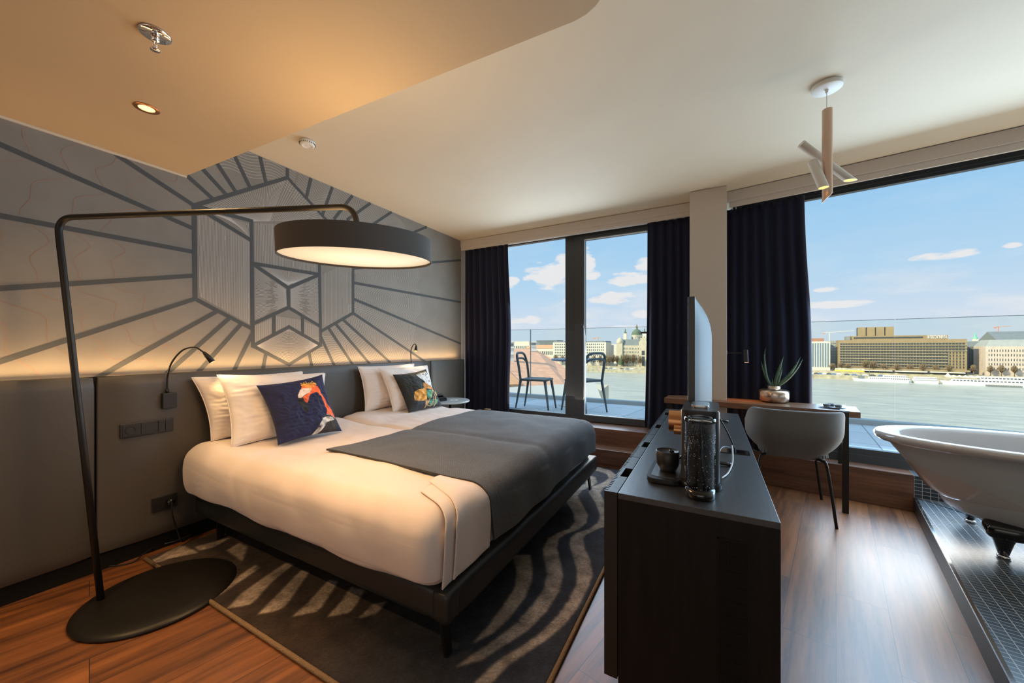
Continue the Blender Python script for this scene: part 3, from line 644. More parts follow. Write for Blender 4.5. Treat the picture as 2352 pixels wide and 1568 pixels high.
flap('folded_edge', 1.26, 1.125, .003, .03)

# throw over the foot of both duvets
def throw():
    nx, ny = 120, 160
    S_ = np.linspace(0, 1, nx); Tt = np.linspace(0, 1, ny); P = np.zeros((ny, nx, 3)); UV = np.zeros((ny, nx, 2))
    for j, t in enumerate(Tt):
        for i, s in enumerate(S_):
            L = 1.06+.325; d = s*L
            xl = -2.055-.02*t+.012*math.sin(t*7)
            y = 1.435+(3.17-1.435)*t+.012*math.sin(d*5)*(1 if t < .5 else .4)
            R = .10; flat = (-.905-R)-xl
            zt = .619+.010*fb((xl+d, y*1.5, 0), 2.2)+.004*fb((d*7, y*7, 3))
            if d < flat: x = xl+d; z = zt
            elif d < flat+R*PI/2: a = (d-flat)/R; x = xl+flat+R*math.sin(a); z = zt-R*(1-math.cos(a))
            else: x = xl+flat+R+.006*math.sin(y*16)+.004; z = zt-R-(d-flat-R*PI/2)
            if z < .322: x += .0; z = .322-.0*(d)
            # valley between the two duvets
            if z > .5: z -= .010*math.exp(-((y-2.16)/.05)**2)
            # the near edge pulls in towards the foot
            if d > flat: y += (d-flat)*.13*(1-t)**3
            if t > .93 and z > .5: z -= (t-.93)**2*3
            P[j, i] = (x, y, z); UV[j, i] = (d, t*1.75)
    me = gridmesh('throw_blanket', P, uv=UV); o = link('throw_blanket', me, M['throw']); s = o.modifiers.new('thick', 'SOLIDIFY'); s.thickness = .010; s.offset = 1
    tag(o, 'dark grey woven throw draped across the foot of the bed', 'blanket')
    bm = BM(); box(bm, -1.99, -1.93, 3.10, 3.135, .632, .637, bevel=.001); l_ = obj('leather_label', bm, M['brown'], o); l_['label'] = 'small tan leather label'
throw()

# ------------------------------------------------------------------ pillows and cushions
def pillow(name, th, seed, m, label, cat, BL, BR, TRp, TLp, group=None, colfn=None, n=70, pinch=.10, sag=0):
    """BL, BR bottom corners, TLp top left corner in the room; front faces the viewer side"""
    xs = np.linspace(-1, 1, n); X, Y = np.meshgrid(xs, xs)
    def shape(X, Y):
        ex = 1-np.abs(X)**2.6; ey = 1-np.abs(Y)**2.6; Tk = np.power(np.clip(ex*ey, 0, 1), .56)
        # edges curve inwards between the corners
        px = X*(1-pinch*(1-Y**2)*np.abs(X)**2*.8); py = Y*(1-pinch*(1-X**2)*np.abs(Y)**2*.5); return px, py, Tk
    px, py, Tk = shape(X, Y)
    wr = np.array([[noise.noise(Vector((x*2.1+seed, y*2.3, seed)))*.20+noise.noise(Vector((x*5+seed*3, y*3.2, 2)))*.10+abs(noise.noise(Vector((x*2.3, y*8+seed, 5))))*.16-abs(noise.noise(Vector((x*6+y*5, y*4-x*3+seed, 7))))*.12 for x, y in zip(r, s)] for r, s in zip(X, Y)])
    BL, BR, TR, TL = [np.array(q, float) for q in (BL, BR, TRp, TLp)]; ctr = (BL+BR)/2
    a0 = BR-BL; a1 = TL-BL; nrm = np.cross(a0, a1); nrm /= np.linalg.norm(nrm)
    def surf(sg):
        S = ((px+1)/2)[..., None]; T_ = ((py+1)/2)[..., None]
        Pn = BL*(1-S)*(1-T_)+BR*S*(1-T_)+TR*S*T_+TL*(1-S)*T_
        return Pn+nrm*(sg*Tk*(1+wr*(1.0 if sg > 0 else .5))*th/2)[..., None]-ctr
    front, back = surf(1), surf(-1)
    me = bpy.data.meshes.new(name); idx = np.arange(n*n).reshape(n, n)
    V = np.concatenate([front.reshape(-1, 3), back.reshape(-1, 3)]); qf = np.stack([idx[:-1, :-1], idx[:-1, 1:], idx[1:, 1:], idx[1:, :-1]], -1).reshape(-1, 4); qb = qf[:, ::-1]+n*n
    me.from_pydata(V.tolist(), [], np.concatenate([qf, qb]).tolist())
    if colfn is not None:
        ca = me.color_attributes.new('print', 'FLOAT_COLOR', 'POINT'); c4 = np.ones((2*n*n, 4), np.float32); cf, cb = colfn((X+1)/2, (Y+1)/2); c4[:n*n, :3] = cf.reshape(-1, 3); c4[n*n:, :3] = cb; ca.data.foreach_set('color', c4.ravel())
    bm = bmesh.new(); bm.from_mesh(me); bmesh.ops.remove_doubles(bm, verts=bm.verts[:], dist=.0005); bm.to_mesh(me); bm.free()
    me.polygons.foreach_set('use_smooth', [True]*len(me.polygons)); me.materials.append(m)
    o = bpy.data.objects.new(name, me); C.objects.link(o)
    o.location = ctr
    if name == 'pillow':
        # flat piped flange round the edge
        e = []
        for k in range(n): e.append((px[0, k], py[0, k]))
        for k in range(n): e.append((px[k, -1], py[k, -1]))
        for k in range(n)[::-1]: e.append((px[-1, k], py[-1, k]))
        for k in range(n)[::-1]: e.append((px[k, 0], py[k, 0]))
        bm = BM(); tube(bm, [BL*(1-(a+1)/2)*(1-(b+1)/2)+BR*(a+1)/2*(1-(b+1)/2)+TR*(a+1)/2*(b+1)/2+TL*(1-(a+1)/2)*(b+1)/2-ctr for a, b in e[::3]], .0035, 6); obj('piping', bm, M['linen2'], o, smooth=True)
    return tag(o, label, cat, group)
ZB = .617
P_ = 'pillow'
gp = 'white pillows against the headboard'
pillow(P_, .16, 1, M['linen2'], 'white pillow against the headboard under the gooseneck reading lamp, rearmost of its pair', 'pillow', (-2.86, 1.185, .642), (-2.86, 1.83, .642), (-2.93, 1.838, 1.052), (-2.93, 1.108, 1.055), gp)
pillow(P_, .17, 5, M['linen2'], 'white pillow directly behind the flamingo cushion', 'pillow', (-2.63, 1.195, .628), (-2.65, 1.88, .628), (-2.81, 1.954, 1.036), (-2.81, 1.196, 1.070), gp)
pillow(P_, .16, 9, M['linen2'], 'white pillow against the headboard behind the uniformed portrait cushion, rearmost of its pair', 'pillow', (-2.86, 2.395, .645), (-2.86, 3.05, .645), (-2.93, 3.12, 1.066), (-2.93, 2.372, 1.066), gp)
pillow(P_, .17, 14, M['linen2'], 'white pillow directly behind the uniformed portrait cushion', 'pillow', (-2.67, 2.56, .632), (-2.67, 3.20, .632), (-2.81, 3.20, 1.045), (-2.82, 2.521, 1.049), gp)

def painter(corners, layers, base, n=190, mott=.25, seed=0):
    TL, TR, BR_, BL_ = corners; Hm = homog([TL, TR, BR_, BL_], [(0, 1), (1, 1), (1, 0), (0, 0)])
    def m_(p):
        q = Hm @ np.array([p[0], p[1], 1.]); return (q[0]/q[2], q[1]/q[2])
    def fn(U, V):
        rng = np.random.RandomState(seed); nz = np.array([[noise.noise(Vector((u*11, v*11, seed))) for u, v in zip(a, b)] for a, b in zip(U, V)])[..., None]
        col = np.broadcast_to(np.array(base), U.shape+(3,)).copy()*(1+nz*mott*1.5)
        for poly, c_, amp in layers:
            k = inpoly(U, V, [m_(p) for p in poly]); cc = np.array(c_)*(1+amp*(nz*1.6+.35*rng.randn(*U.shape)[..., None])); col[k] = cc[k]
        for _ in range(1): col[1:-1, 1:-1] = (col[1:-1, 1:-1]*3+col[:-2, 1:-1]+col[2:, 1:-1]+col[1:-1, :-2]+col[1:-1, 2:])/7
        return col.clip(.003, .9), np.array(base)*.6
    return fn
def disc(x, y, r, ry=None, n=10): ry = ry or r; return [(x+r*math.cos(2*PI*k/n), y+ry*math.sin(2*PI*k/n)) for k in range(n)]
def stroke(pts, w):
    L = []; R_ = []
    for i, p in enumerate(pts):
        a = pts[max(i-1, 0)]; b = pts[min(i+1, len(pts)-1)]; dx, dy = b[0]-a[0], b[1]-a[1]; l = math.hypot(dx, dy) or 1; L.append((p[0]-dy/l*w/2, p[1]+dx/l*w/2)); R_.append((p[0]+dy/l*w/2, p[1]-dx/l*w/2))
    return L+R_[::-1]
GOLD = (.75, .42, .06); OR = (.86, .15, .045)
fl = [([(590,640),(650,608),(720,606),(785,640),(812,700),(805,762),(740,785),(650,805),(525,840),(515,825),(560,760),(575,700)], (.018,.016,.018), .3),
      ([(600,650),(660,622),(735,628),(760,650),(700,672),(655,690),(625,760),(585,825),(525,840),(555,770),(580,700)], (.55,.55,.52), .9),
      ([(645,715),(700,668),(775,672),(800,720),(770,775),(690,792),(640,800)], (.03,.026,.026), .6),
      (stroke([(640,608),(700,600),(785,632)], 9), (.6,.45,.4), .3),
      ([(520,348),(575,325),(605,385),(645,435),(695,500),(742,565),(785,628),(740,618),(690,600),(648,600),(652,545),(632,480),(600,430),(565,385)], OR, .3),
      ([(383,322),(392,292),(440,272),(505,272),(560,305),(590,352),(560,365),(520,372),(482,388),(462,398),(450,440),(432,492),(402,462),(385,430),(360,420)], OR, .25),
      ([(395,300),(440,275),(500,275),(540,300),(500,315),(430,315)], (.85,.30,.05), .3),
      ([(345,432),(338,405),(365,352),(385,326),(430,326),(482,318),(486,345),(462,378),(438,382),(402,412),(372,436)], (.78,.66,.55), .2),
      ([(340,438),(372,434),(388,455),(400,470),(437,490),(438,560),(425,606),(395,572),(358,520),(345,480)], (.010,.010,.014), .3),
      (stroke([(382,450),(395,415),(440,388)], 6), (.02,.015,.02), .1), (disc(470,322,9), (.80,.62,.30), .1), (disc(470,322,4), (.02,.01,.01), .1), (disc(405,350,4), (.05,.03,.03), .1),
      (stroke([(385,288),(420,278),(470,266),(520,268),(545,280)], 17), GOLD, .5)]
for cx_, cy_ in ((388,262),(408,268),(418,250),(442,258),(440,238),(465,262),(490,255),(508,240),(522,260),(536,268)): fl.append((disc(cx_, cy_, 6.5, 9), GOLD, .4))
M['print'] = printmat('printed_velvet', .8, .15, 300, sheen=.05)
pillow('cushion', .15, 21, M['print'], 'navy cushion printed with a crowned flamingo', 'cushion', (-2.45, 1.373, .620), (-2.45, 1.842, .620), (-2.64, 1.811, 1.040), (-2.64, 1.341, .998), 'printed cushions on the bed',
       painter([(0, 255), (662, 141), (868, 752), (180, 912)], fl, (.006, .011, .060), seed=3), n=190, pinch=.16)
mk = [([(1600,560),(1640,450),(1690,330),(1760,320),(1880,300),(1930,420),(1950,492),(1800,530),(1650,552)], (.018,.024,.030), .3),
      ([(1720,340),(1775,332),(1800,380),(1785,425),(1742,425),(1722,385)], (.06,.30,.20), .4), ([(1770,440),(1835,425),(1880,430),(1868,480),(1800,505),(1765,470)], (.05,.22,.16), .4),
      ([(1822,348),(1865,335),(1880,372),(1850,392)], (.08,.32,.2), .4),
      ([(1592,352),(1622,335),(1680,325),(1700,300),(1722,315),(1715,345),(1717,385),(1732,425),(1705,447),(1642,450),(1600,440),(1588,400)], (.72,.34,.06), .7),
      ([(1695,255),(1722,255),(1770,282),(1805,312),(1790,328),(1740,322),(1695,312)], (.62,.28,.07), .6),
      ([(1845,318),(1880,300),(1905,350),(1920,410),(1895,400),(1875,360)], (.72,.40,.20), .5), (disc(1857,368,20), (.72,.45,.15), .5),
      (stroke([(1795,325),(1785,380),(1765,440),(1745,500)], 9), (.66,.42,.18), .5), (stroke([(1800,330),(1830,400),(1850,460),(1845,505)], 9), (.66,.42,.18), .5), (stroke([(1740,440),(1760,500),(1800,505),(1825,460)], 7), (.6,.36,.14), .5), (stroke([(1725,430),(1735,480),(1745,525)], 16), (.62,.30,.10), .7), (stroke([(1810,400),(1815,450),(1790,490)], 6), (.66,.42,.18), .4),
      ([(1620,158),(1680,130),(1755,116),(1790,145),(1812,195),(1810,262),(1803,303),(1770,280),(1722,258),(1690,228),(1650,195)], (.70,.72,.70), .14),
      ([(1625,152),(1680,126),(1755,112),(1760,124),(1690,138),(1640,160)], (.45,.34,.2), .5),
      (disc(1703,156,11), (.16,.06,.05), .4), (disc(1748,150,12), (.16,.06,.05), .4), (disc(1703,156,5), (.01,.01,.01), 0), (disc(1748,150,5), (.01,.01,.01), 0), (stroke([(1728,155),(1740,180),(1752,196),(1742,200)], 5), (.4,.12,.10), .3), (disc(1772,232,18,10), (.32,.20,.13), .5), (disc(1768,225,9,4), (.35,.10,.09), .2)]
pillow('cushion', .14, 33, M['print'], 'black cushion printed with a white faced figure in a gold braided uniform', 'cushion', (-2.55, 2.64, .622), (-2.53, 3.12, .618), (-2.71, 3.065, 1.015), (-2.71, 2.59, .986), 'printed cushions on the bed',
       painter([(1405, 143), (1782, 80), (1955, 490), (1578, 552)], mk, (.020, .021, .018), seed=8), n=170, pinch=.16)

# ------------------------------------------------------------------ arched floor lamp
base = Vector((-2.44, .80, 0)); foot = Zp(232, 1381, .02)
lamp = thing('floor_lamp', 'tall black arched floor lamp with a broad grey drum shade over the bed', 'floor lamp', (base.x, base.y, 0))
def lo(o, r=lamp): o.location = o.location-r.location; return o
bm = BM(); lathe(bm, [(0, .032), (.24, .030), (.285, .024), (.306, .014), (.308, .006), (.302, 0), (0, 0)], (base.x, base.y, .0005), 72); lo(obj('base', bm, M['metal'], lamp))
sc_ = Tp(824, 572, 1.72); pp = (foot.x, foot.y); qq = (sc_.x, sc_.y)
top = Lp(131, 500, pp, qq); hook = Lp(814, 474, pp, qq)
path = [Vector((foot.x, foot.y, .022)), Vector((foot.x, foot.y, .022)).lerp(top, .9)]
d1_ = (top-path[0]).normalized(); d2_ = (hook-top).normalized(); R = .085
a = top-d1_*R; b = top+d2_*R; arc = [(a*(1-t)**2+top*2*t*(1-t)+b*t*t) for t in [k/10 for k in range(11)]]
e = Vector((sc_.x, sc_.y, sc_.z+.055)); a2 = hook-d2_*.07; b2 = hook.lerp(e, .5); arc2 = [(a2*(1-t)**2+hook*2*t*(1-t)+b2*t*t) for t in [k/10 for k in range(11)]]
bm = BM(); tube(bm, [path[0]]+[path[0].lerp(a, .5)]+arc+[b.lerp(a2, .5)]+arc2+[e], .0135, 16); lo(obj('pole', bm, M['metal'], lamp, smooth=True))
Rm = .330; hs = .100
tilt = Matrix.Rotation(math.radians(4.5), 4, Vector(rv)) @ Matrix.Rotation(math.radians(.9), 4, Vector(cv))
bm = BM(); lathe(bm, [(Rm-.004, -hs/2), (Rm, -hs/2), (Rm, hs/2), (Rm-.004, hs/2), (Rm-.004, -hs/2)], sc_, 96, mtx=tilt); sh = lo(obj('lamp_shade', bm, M['shade'], lamp, angle=40))
bm = BM(); lathe(bm, [(0, -hs/2+.010), (Rm-.005, -hs/2+.010), (Rm-.005, -hs/2+.012), (0, -hs/2+.012)], sc_, 96, mtx=tilt); df = lo(obj('diffuser', bm, None, lamp)); df['label'] = 'glowing cream diffuser disc'
bm = BM(); lathe(bm, [(0, hs/2-.004), (Rm-.05, hs/2-.004), (Rm-.05, hs/2-.002), (0, hs/2-.002)], sc_, 48, mtx=tilt); lo(obj('top_plate', bm, M['shadein'], lamp))
m, t, b = newmat('diffuser_opal'); df.data.materials.append(m)
tcx = t.nodes.new('ShaderNodeTexCoord'); vd = t.nodes.new('ShaderNodeVectorMath'); vd.operation = 'DISTANCE'; t.links.new(tcx.outputs['Object'], vd.inputs[0]); vd.inputs[1].default_value = sc_
# the bulbs sit in the middle of the disc, so it gives off most light there
mr = t.nodes.new('ShaderNodeMapRange'); t.links.new(vd.outputs['Value'], mr.inputs[0]); mr.inputs[1].default_value = 0; mr.inputs[2].default_value = Rm; mr.inputs[3].default_value = 1.45; mr.inputs[4].default_value = .72
b.inputs['Base Color'].default_value = (.5, .45, .38, 1); b.inputs['Emission Color'].default_value = (1, .74, .46, 1); t.links.new(mr.outputs[0], b.inputs['Emission Strength'])
tz_ = tilt @ Vector((0, 0, 1))
dn = light('lamp_down', 'AREA', sc_-tz_*(hs/2+.004)-lamp.location, 15, (1, .58, .28), (0, 0, 0), lamp, shape='DISK', size=.62); dn.rotation_euler = (-tz_).to_track_quat('-Z', 'Y').to_euler()
up_l = light('lamp_up', 'AREA', sc_+tz_*(hs/2+.01)-lamp.location, 5.5, (1, .62, .28), (0, 0, 0), lamp, shape='DISK', size=.55); up_l.rotation_euler = tz_.to_track_quat('-Z', 'Y').to_euler()
ll = light('ledge_light', 'AREA', (WX+.062, 1.75, 1.096), 14, (1, .60, .25), (0, math.radians(183), 0), led, shape='RECTANGLE', size=.02, size_y=4.6)

# ------------------------------------------------------------------ curtains
def curtain(p, q, z0, z1, pleats, amp, label, flare0=(0, 0), flare1=(0, 0), seed=0):
    p = Vector(p); q = Vector(q); L = (q-p).length; d = (q-p)/L; n_ = Vector((-d.y, d.x)); nx = pleats*16; ny = 40
    P = np.zeros((ny+1, nx+1, 3)); rr = random.Random(seed); ph = [rr.uniform(-.5, .5) for _ in range(pleats+2)]; am = [rr.uniform(.6, 1.2) for _ in range(pleats+2)]
    for j in range(ny+1):
        v = j/ny; z = z1+(z0-z1)*v
        for i in range(nx+1):
            s = i/nx; k = s*pleats; ki = int(k); fr = k-ki; a = amp*(am[ki]*(1-fr)+am[ki+1]*fr)*(.55+.45*min(1, v*3))
            y = a*math.sin(2*PI*k+ph[ki]*(1-fr)+ph[ki+1]*fr)+.008*fb((s*6, v*3, seed))
            e0 = flare0[0]*v**2+flare0[1]*math.exp(-((v-.5)/.3)**2); e1 = flare1[0]*v**2+flare1[1]*math.exp(-((v-.5)/.3)**2)
            x = s*L+e0*(1-s)+e1*s
            w = p+d*x+n_*y; P[j, i] = (w.x, w.y, z)
    o = link('curtain', gridmesh('curtain', P), M['velvet']); m = o.modifiers.new('thick', 'SOLIDIFY'); m.thickness = .004
    return tag(o, label, 'curtain', 'navy velvet curtains at the windows')
curtain((-3.035, 4.245), (-2.36, 4.245), .37, 2.60, 7, .026, 'navy velvet curtain hanging in the corner beside the headboard', flare1=(.02, .04), seed=1)
curtain((-.62, 4.245), (-.20, 4.245), .37, 2.60, 5, .026, 'navy velvet curtain hanging beside the balcony door handle, left of the column', flare0=(-.03, 0), seed=2)
a_, b__ = rline(.125); dd = (Vector(b__)-Vector(a_)).normalized()
curtain(Vector(a_)-dd*.045, Vector(a_)+dd*.555, .285, 2.59, 7, .026, 'navy velvet curtain hanging behind the desk with the potted aloe', flare1=(.07, .03), seed=3)
bm = BM(); box(bm, WX+.01, -.19, 4.20, 4.29, 2.602, 2.612); st(obj('trim_6', bm, M['white']))
bm = BM(); wallbox(bm, Vector(rline(.04)[0])+dd*.02, rline(.04)[1], 2.602, 2.612, .07); st(obj('trim_7', bm, M['white']))
for k in range(2):
    bm = BM(); q_ = Vector(a_)+dd*(.01+k*.03); box(bm, q_.x-.004, q_.x+.004, q_.y-.03, q_.y-.022, 2.575, 2.60, bevel=.001); tag(obj('curtain_hook', bm, M['white']), 'small white curtain glider on the track beside the column', 'hook', 'curtain gliders by the column')

# ------------------------------------------------------------------ media cabinet
CX0, CX1, CY0, CY1, CT = -.332, .172, 1.290, 3.250, .75
cab = thing('media_cabinet', 'long black oak cabinet with fluted doors carrying the television', 'cabinet', ((CX0+CX1)/2, (CY0+CY1)/2, 0))
def lc(o, r=cab): o.location = o.location-r.location; return o
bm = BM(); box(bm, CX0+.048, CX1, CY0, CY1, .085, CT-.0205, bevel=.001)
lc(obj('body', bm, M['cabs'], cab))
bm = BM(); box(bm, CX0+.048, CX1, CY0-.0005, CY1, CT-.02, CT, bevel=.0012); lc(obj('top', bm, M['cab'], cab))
bm = BM(); box(bm, CX0+.07, CX1-.03, CY0+.03, CY1-.03, 0, .085); lc(obj('plinth', bm, M['kick'], cab))
doors = [(CY0, 1.745), (1.750, 2.245), (2.25, 2.745), (2.75, CY1)]
for i, (y0, y1) in enumerate(doors):
    bm = BM(); n = 26; st_ = (y1-y0)/n; hy = (y0+y1)/2
    hs0, hs1 = hy-.055, hy+.055
    # door slab with grip cutout at its top edge
    box(bm, CX0+.012, CX0+.045, y0, hs0, .11, CT); box(bm, CX0+.012, CX0+.045, hs1, y1, .11, CT); box(bm, CX0+.012, CX0+.045, hs0, hs1, .11, CT-.035); box(bm, CX0+.006, CX0+.018, hs0, hs1, CT-.04, CT)
    for k in range(n):
        a = y0+k*st_; box(bm, CX0, CX0+.0125, a+.001, a+st_*.62, .11, CT-.0005)
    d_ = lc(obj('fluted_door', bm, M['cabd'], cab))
    bm = BM(); box(bm, CX0+.0185, CX0+.0445, hs0+.001, hs1-.001, CT-.034, CT-.030); obj('grip_recess', bm, M['kick'], d_)
bm = BM(); box(bm, .018, .092, CY0-.0015, CY0+.002, .10, .668); 
v_ = lc(obj('vent_grille', bm, M['kick'], cab))
bm = BM()
for k in range(12): box(bm, .020, .090, CY0-.003, CY0-.001, .125+k*.045, .127+k*.045)
for x in (.0405, .066): box(bm, x, x+.002, CY0-.003, CY0-.001, .10, .665)
box(bm, .014, .018, CY0-.003, CY0, .10, .672); box(bm, .014, .096, CY0-.003, CY0, .668, .672); box(bm, .092, .096, CY0-.003, CY0, .10, .668); obj('slats', bm, M['cabs'], v_)
bm = BM(); box(bm, -.02, .155, 2.02, 2.10, CT, CT+.003, bevel=.001); cp = lc(obj('cable_outlet', bm, M['blackg'], cab)); cp['label'] = 'glossy black flap over the cable outlet'

# ------------------------------------------------------------------ television
tv = thing('television', 'flat screen television seen from its edge, standing on the black cabinet', 'television', (-.07, 2.32, CT))
TY0, TY1, TZ0, TZ1 = 1.700, 2.93, .815, 1.460
bm = BM(); box(bm, -.0885, -.062, TY0, TY1, TZ0, TZ1, bevel=.002); lc(obj('bezel', bm, M['tvf'], tv), tv)
bm = BM(); box(bm, -.0892, -.0884, TY0+.008, TY1-.008, TZ0+.012, TZ1-.008); lc(obj('screen', bm, M['tvs'], tv), tv)
n = 50; yy = np.linspace(TY0, TY1, n); zz = np.linspace(TZ0, TZ1, n); Yg, Zg = np.meshgrid(yy, zz)
def ss(x): x = np.clip(x, 0, 1); return x*x*(3-2*x)
ey = ss(np.minimum(Yg-TY0, TY1-Yg)/.30); ez = (1-(1-np.clip((TZ1-Zg)/.17, 0, 1))**2)**.75*ss((Zg-TZ0+.02)/.05)
X_ = -.0625+.0615*(1-(1-np.clip(np.minimum(Yg-TY0, TY1-Yg)/.34, 0, 1))**2)**.85*ez
me = gridmesh('back_shell', np.stack([X_, Yg, Zg], -1)[:, ::1]); bs = link('back_shell', me, M['tvb'], tv); bs.location = -tv.location
bm = BM()
for k in range(8): box(bm, -.030, -.012, 1.88, 1.886, .89+k*.012, .896+k*.012)
lc(obj('rear_vent', bm, M['blackp'], tv), tv)
for y, xe in ((1.80, .072), (2.84, .095)):
    bm = BM(); t = [(-.17, y, CT+.006), (-.12, y, CT+.012), (-.075, y, CT+.05), (-.03, y, CT+.02), (xe, y, CT+.006)]; tube(bm, spline(t, 5), .007, 8); box(bm, -.085, -.068, y-.02, y+.02, CT+.03, TZ0+.01); lc(obj('foot', bm, M['blackg'], tv, smooth=False), tv)
bm = BM(); ca = Vector((.004, 1.93, .955))
tube(bm, spline([(-.02, 1.95, .965), (.010, 1.95, .968), (.030, 1.99, .92), (.07, 2.05, .83), (.095, 2.065, .762), (.097, 2.066, .754)], 8), .0032, 8)
tag(obj('television_cable', bm, M['cable'], smooth=True), 'black cable running from the back of the television down to the outlet', 'cable')
bm = BM(); tube(bm, spline([(.02, 1.72, .76), (.028, 1.80, .81), (.05, 1.93, .80), (.085, 2.055, .765), (.088, 2.06, .754)], 8), .003, 8)
tag(obj('carbonator_cable', bm, M['cable'], smooth=True), 'black cable from the sparkling water machine to the outlet', 'cable')
bm = BM(); tube(bm, spline([(.031, 1.60, .757), (.055, 1.68, .757), (.075, 1.80, .77), (.080, 1.95, .80), (.082, 2.03, .775), (.084, 2.05, .754)], 8), .003, 8)
tag(obj('white_cable', bm, M['white'], smooth=True), 'pale looped cable behind the sparkling water machine', 'cable')

# ------------------------------------------------------------------ sparkling water machine with bottle
def rrect(x0, x1, y0, y1, r, n=6):
    out = []
    for cx_, cy_, a0 in ((x1-r, y1-r, 0), (x0+r, y1-r, PI/2), (x0+r, y0+r, PI), (x1-r, y0+r, 1.5*PI)):
        for k in range(n+1): a = a0+PI/2*k/n; out.append((cx_+r*math.cos(a), cy_+r*math.sin(a)))
    return out
cb = thing('sparkling_water_machine', 'charcoal sparkling water machine with copper dial on the cabinet', 'water carbonator', (-.04, 1.56, CT))
bm = BM(); prism(bm, rrect(-.100, .024, 1.458, 1.735, .03), CT+.022, 1.026, bevel=.003); lc(obj('housing', bm, M['fridge'], cb, angle=35), cb)
bm = BM(); prism(bm, rrect(-.106, .030, 1.452, 1.742, .034), CT+.001, CT+.022, bevel=.004); lc(obj('foot_plate', bm, M['blackp'], cb, angle=35), cb)
bm = BM(); prism(bm, rrect(-.218, -.098, 1.44, 1.70, .035), CT+.002, CT+.014, bevel=.004); prism(bm, rrect(-.218, -.098, 1.44, 1.70, .035), CT+.014, CT+.019, bevel=.002); lc(obj('drip_tray', bm, M['blackp'], cb, angle=35), cb)
bm = BM(); prism(bm, rrect(-.203, -.108, 1.47, 1.67, .02), CT+.0195, CT+.0205); lc(obj('tray_plate', bm, M['steel'], cb), cb)
bm = BM(); cyl(bm, (-.100, 1.60, .958), (-.150, 1.60, .958), .043, seg=48); lc(obj('dial', bm, M['copper'], cb, angle=40), cb)
bm = BM(); cyl(bm, (-.100, 1.545, .935), (-.128, 1.545, .935), .018, seg=24); cyl(bm, (-.100, 1.575, .962), (-.124, 1.575, .962), .012, seg=24); lc(obj('dial_button', bm, M['copper'], cb, angle=40), cb)
bm = BM(); prism(bm, rrect(-.070, -.008, 1.52, 1.64, .018), 1.0262, 1.036, bevel=.003); pd = lc(obj('push_plate', bm, M['steel'], cb, angle=40), cb); pd['label'] = 'pale rounded push plate on top'
bc = (-.036, 1.388); br_ = .0455
bt_ = thing('water_bottle', 'tall clear bottle of sparkling water with grey cap beside the cabinet edge', 'bottle', (bc[0], bc[1], CT))
bm = BM(); lathe(bm, [(0, .001), (br_-.004, .001), (br_-.001, .006), (br_-.001, .030), (0, .030)], (bc[0], bc[1], CT), 40); lc(obj('base_cap', bm, M['blackg'], bt_), bt_)
glm = glassmat('bottle_plastic', (.96, .98, 1), .018)
bm = BM(); lathe(bm, [(br_-.002, .030), (br_, .033), (br_, .255), (br_-.0025, .255), (br_-.0025, .034), (0, .034), (0, .0305), (br_-.002, .030)], (bc[0], bc[1], CT), 48); lc(obj('bottle_wall', bm, glm, bt_), bt_)
wam = glassmat('clear_water', (.84, .86, .89), .004)
bm = BM(); lathe(bm, [(0, .036), (br_-.004, .036), (br_-.004, .212), (0, .212)], (bc[0], bc[1], CT), 48); lc(obj('water', bm, wam, bt_), bt_)
bm = BM(); rb = random.Random(5)
for k in range(170):
    a = rb.uniform(0, 2*PI); rr_ = (br_-.0038); z = .04+.168*rb.random()**(1.0)
    if k > 110: z = .21-.035*rb.random()
    if k > 145: z = .038+.012*rb.random()
    t = BM(); bmesh.ops.create_icosphere(t, subdivisions=1, radius=rb.uniform(.0007, .0013)); merge(bm, t, 0, Matrix.Translation((bc[0]+math.cos(a)*(br_+.0004), bc[1]+math.sin(a)*(br_+.0004), CT+z)))
bb = lc(obj('bubbles', bm, mat('bubble', (.85, .88, .9), .2), bt_), bt_); bb['kind'] = 'stuff'
bm = BM(); lathe(bm, [(0, .250), (br_+.001, .250), (br_+.002, .253), (br_+.002, .262), (br_-.001, .266), (br_-.012, .266), (br_-.016, .263), (0, .263)], (bc[0], bc[1], CT), 48); lc(obj('bottle_cap', bm, glassmat('cap_clear', (.80, .82, .84), .12), bt_), bt_)
cn = thing('canister', 'squat black canister standing on the steel drip tray', 'canister', (-.152, 1.555, CT+.0205))
bm = BM(); lathe(bm, [(0, .0), (.030, 0), (.042, .030), (.043, .075), (.040, .078), (.038, .074), (0, .074)], (-.152, 1.555, CT+.021), 40); lc(obj('body', bm, M['blackp'], cn), cn)
bm = BM(); lathe(bm, [(0, 0), (.009, 0), (.009, .006), (.005, .006), (.005, .002), (0, .002)], (-.138, 1.555, CT+.0955), 20); lc(obj('valve', bm, M['blackg'], cn), cn)

# ------------------------------------------------------------------ desk with potted aloe
DZ = .765
dFL, dNL, dFR, dNR = (-.387, 4.04), (-.403, 3.80), (1.030, 3.985), (.972, 3.655)
dk = thing('desk', 'narrow walnut desk top on black strap legs along the right window', 'desk', (.3, 3.9, 0))
bm = BM(); prism(bm, [dNL, dNR, dFR, (.135, 4.09), (.125, 4.09), (.125, 3.880), (-.195, 3.880), (-.195, 4.12), dFL], DZ-.046, DZ, bevel=.0015); lc(obj('desk_top', bm, M['desk'], dk), dk)
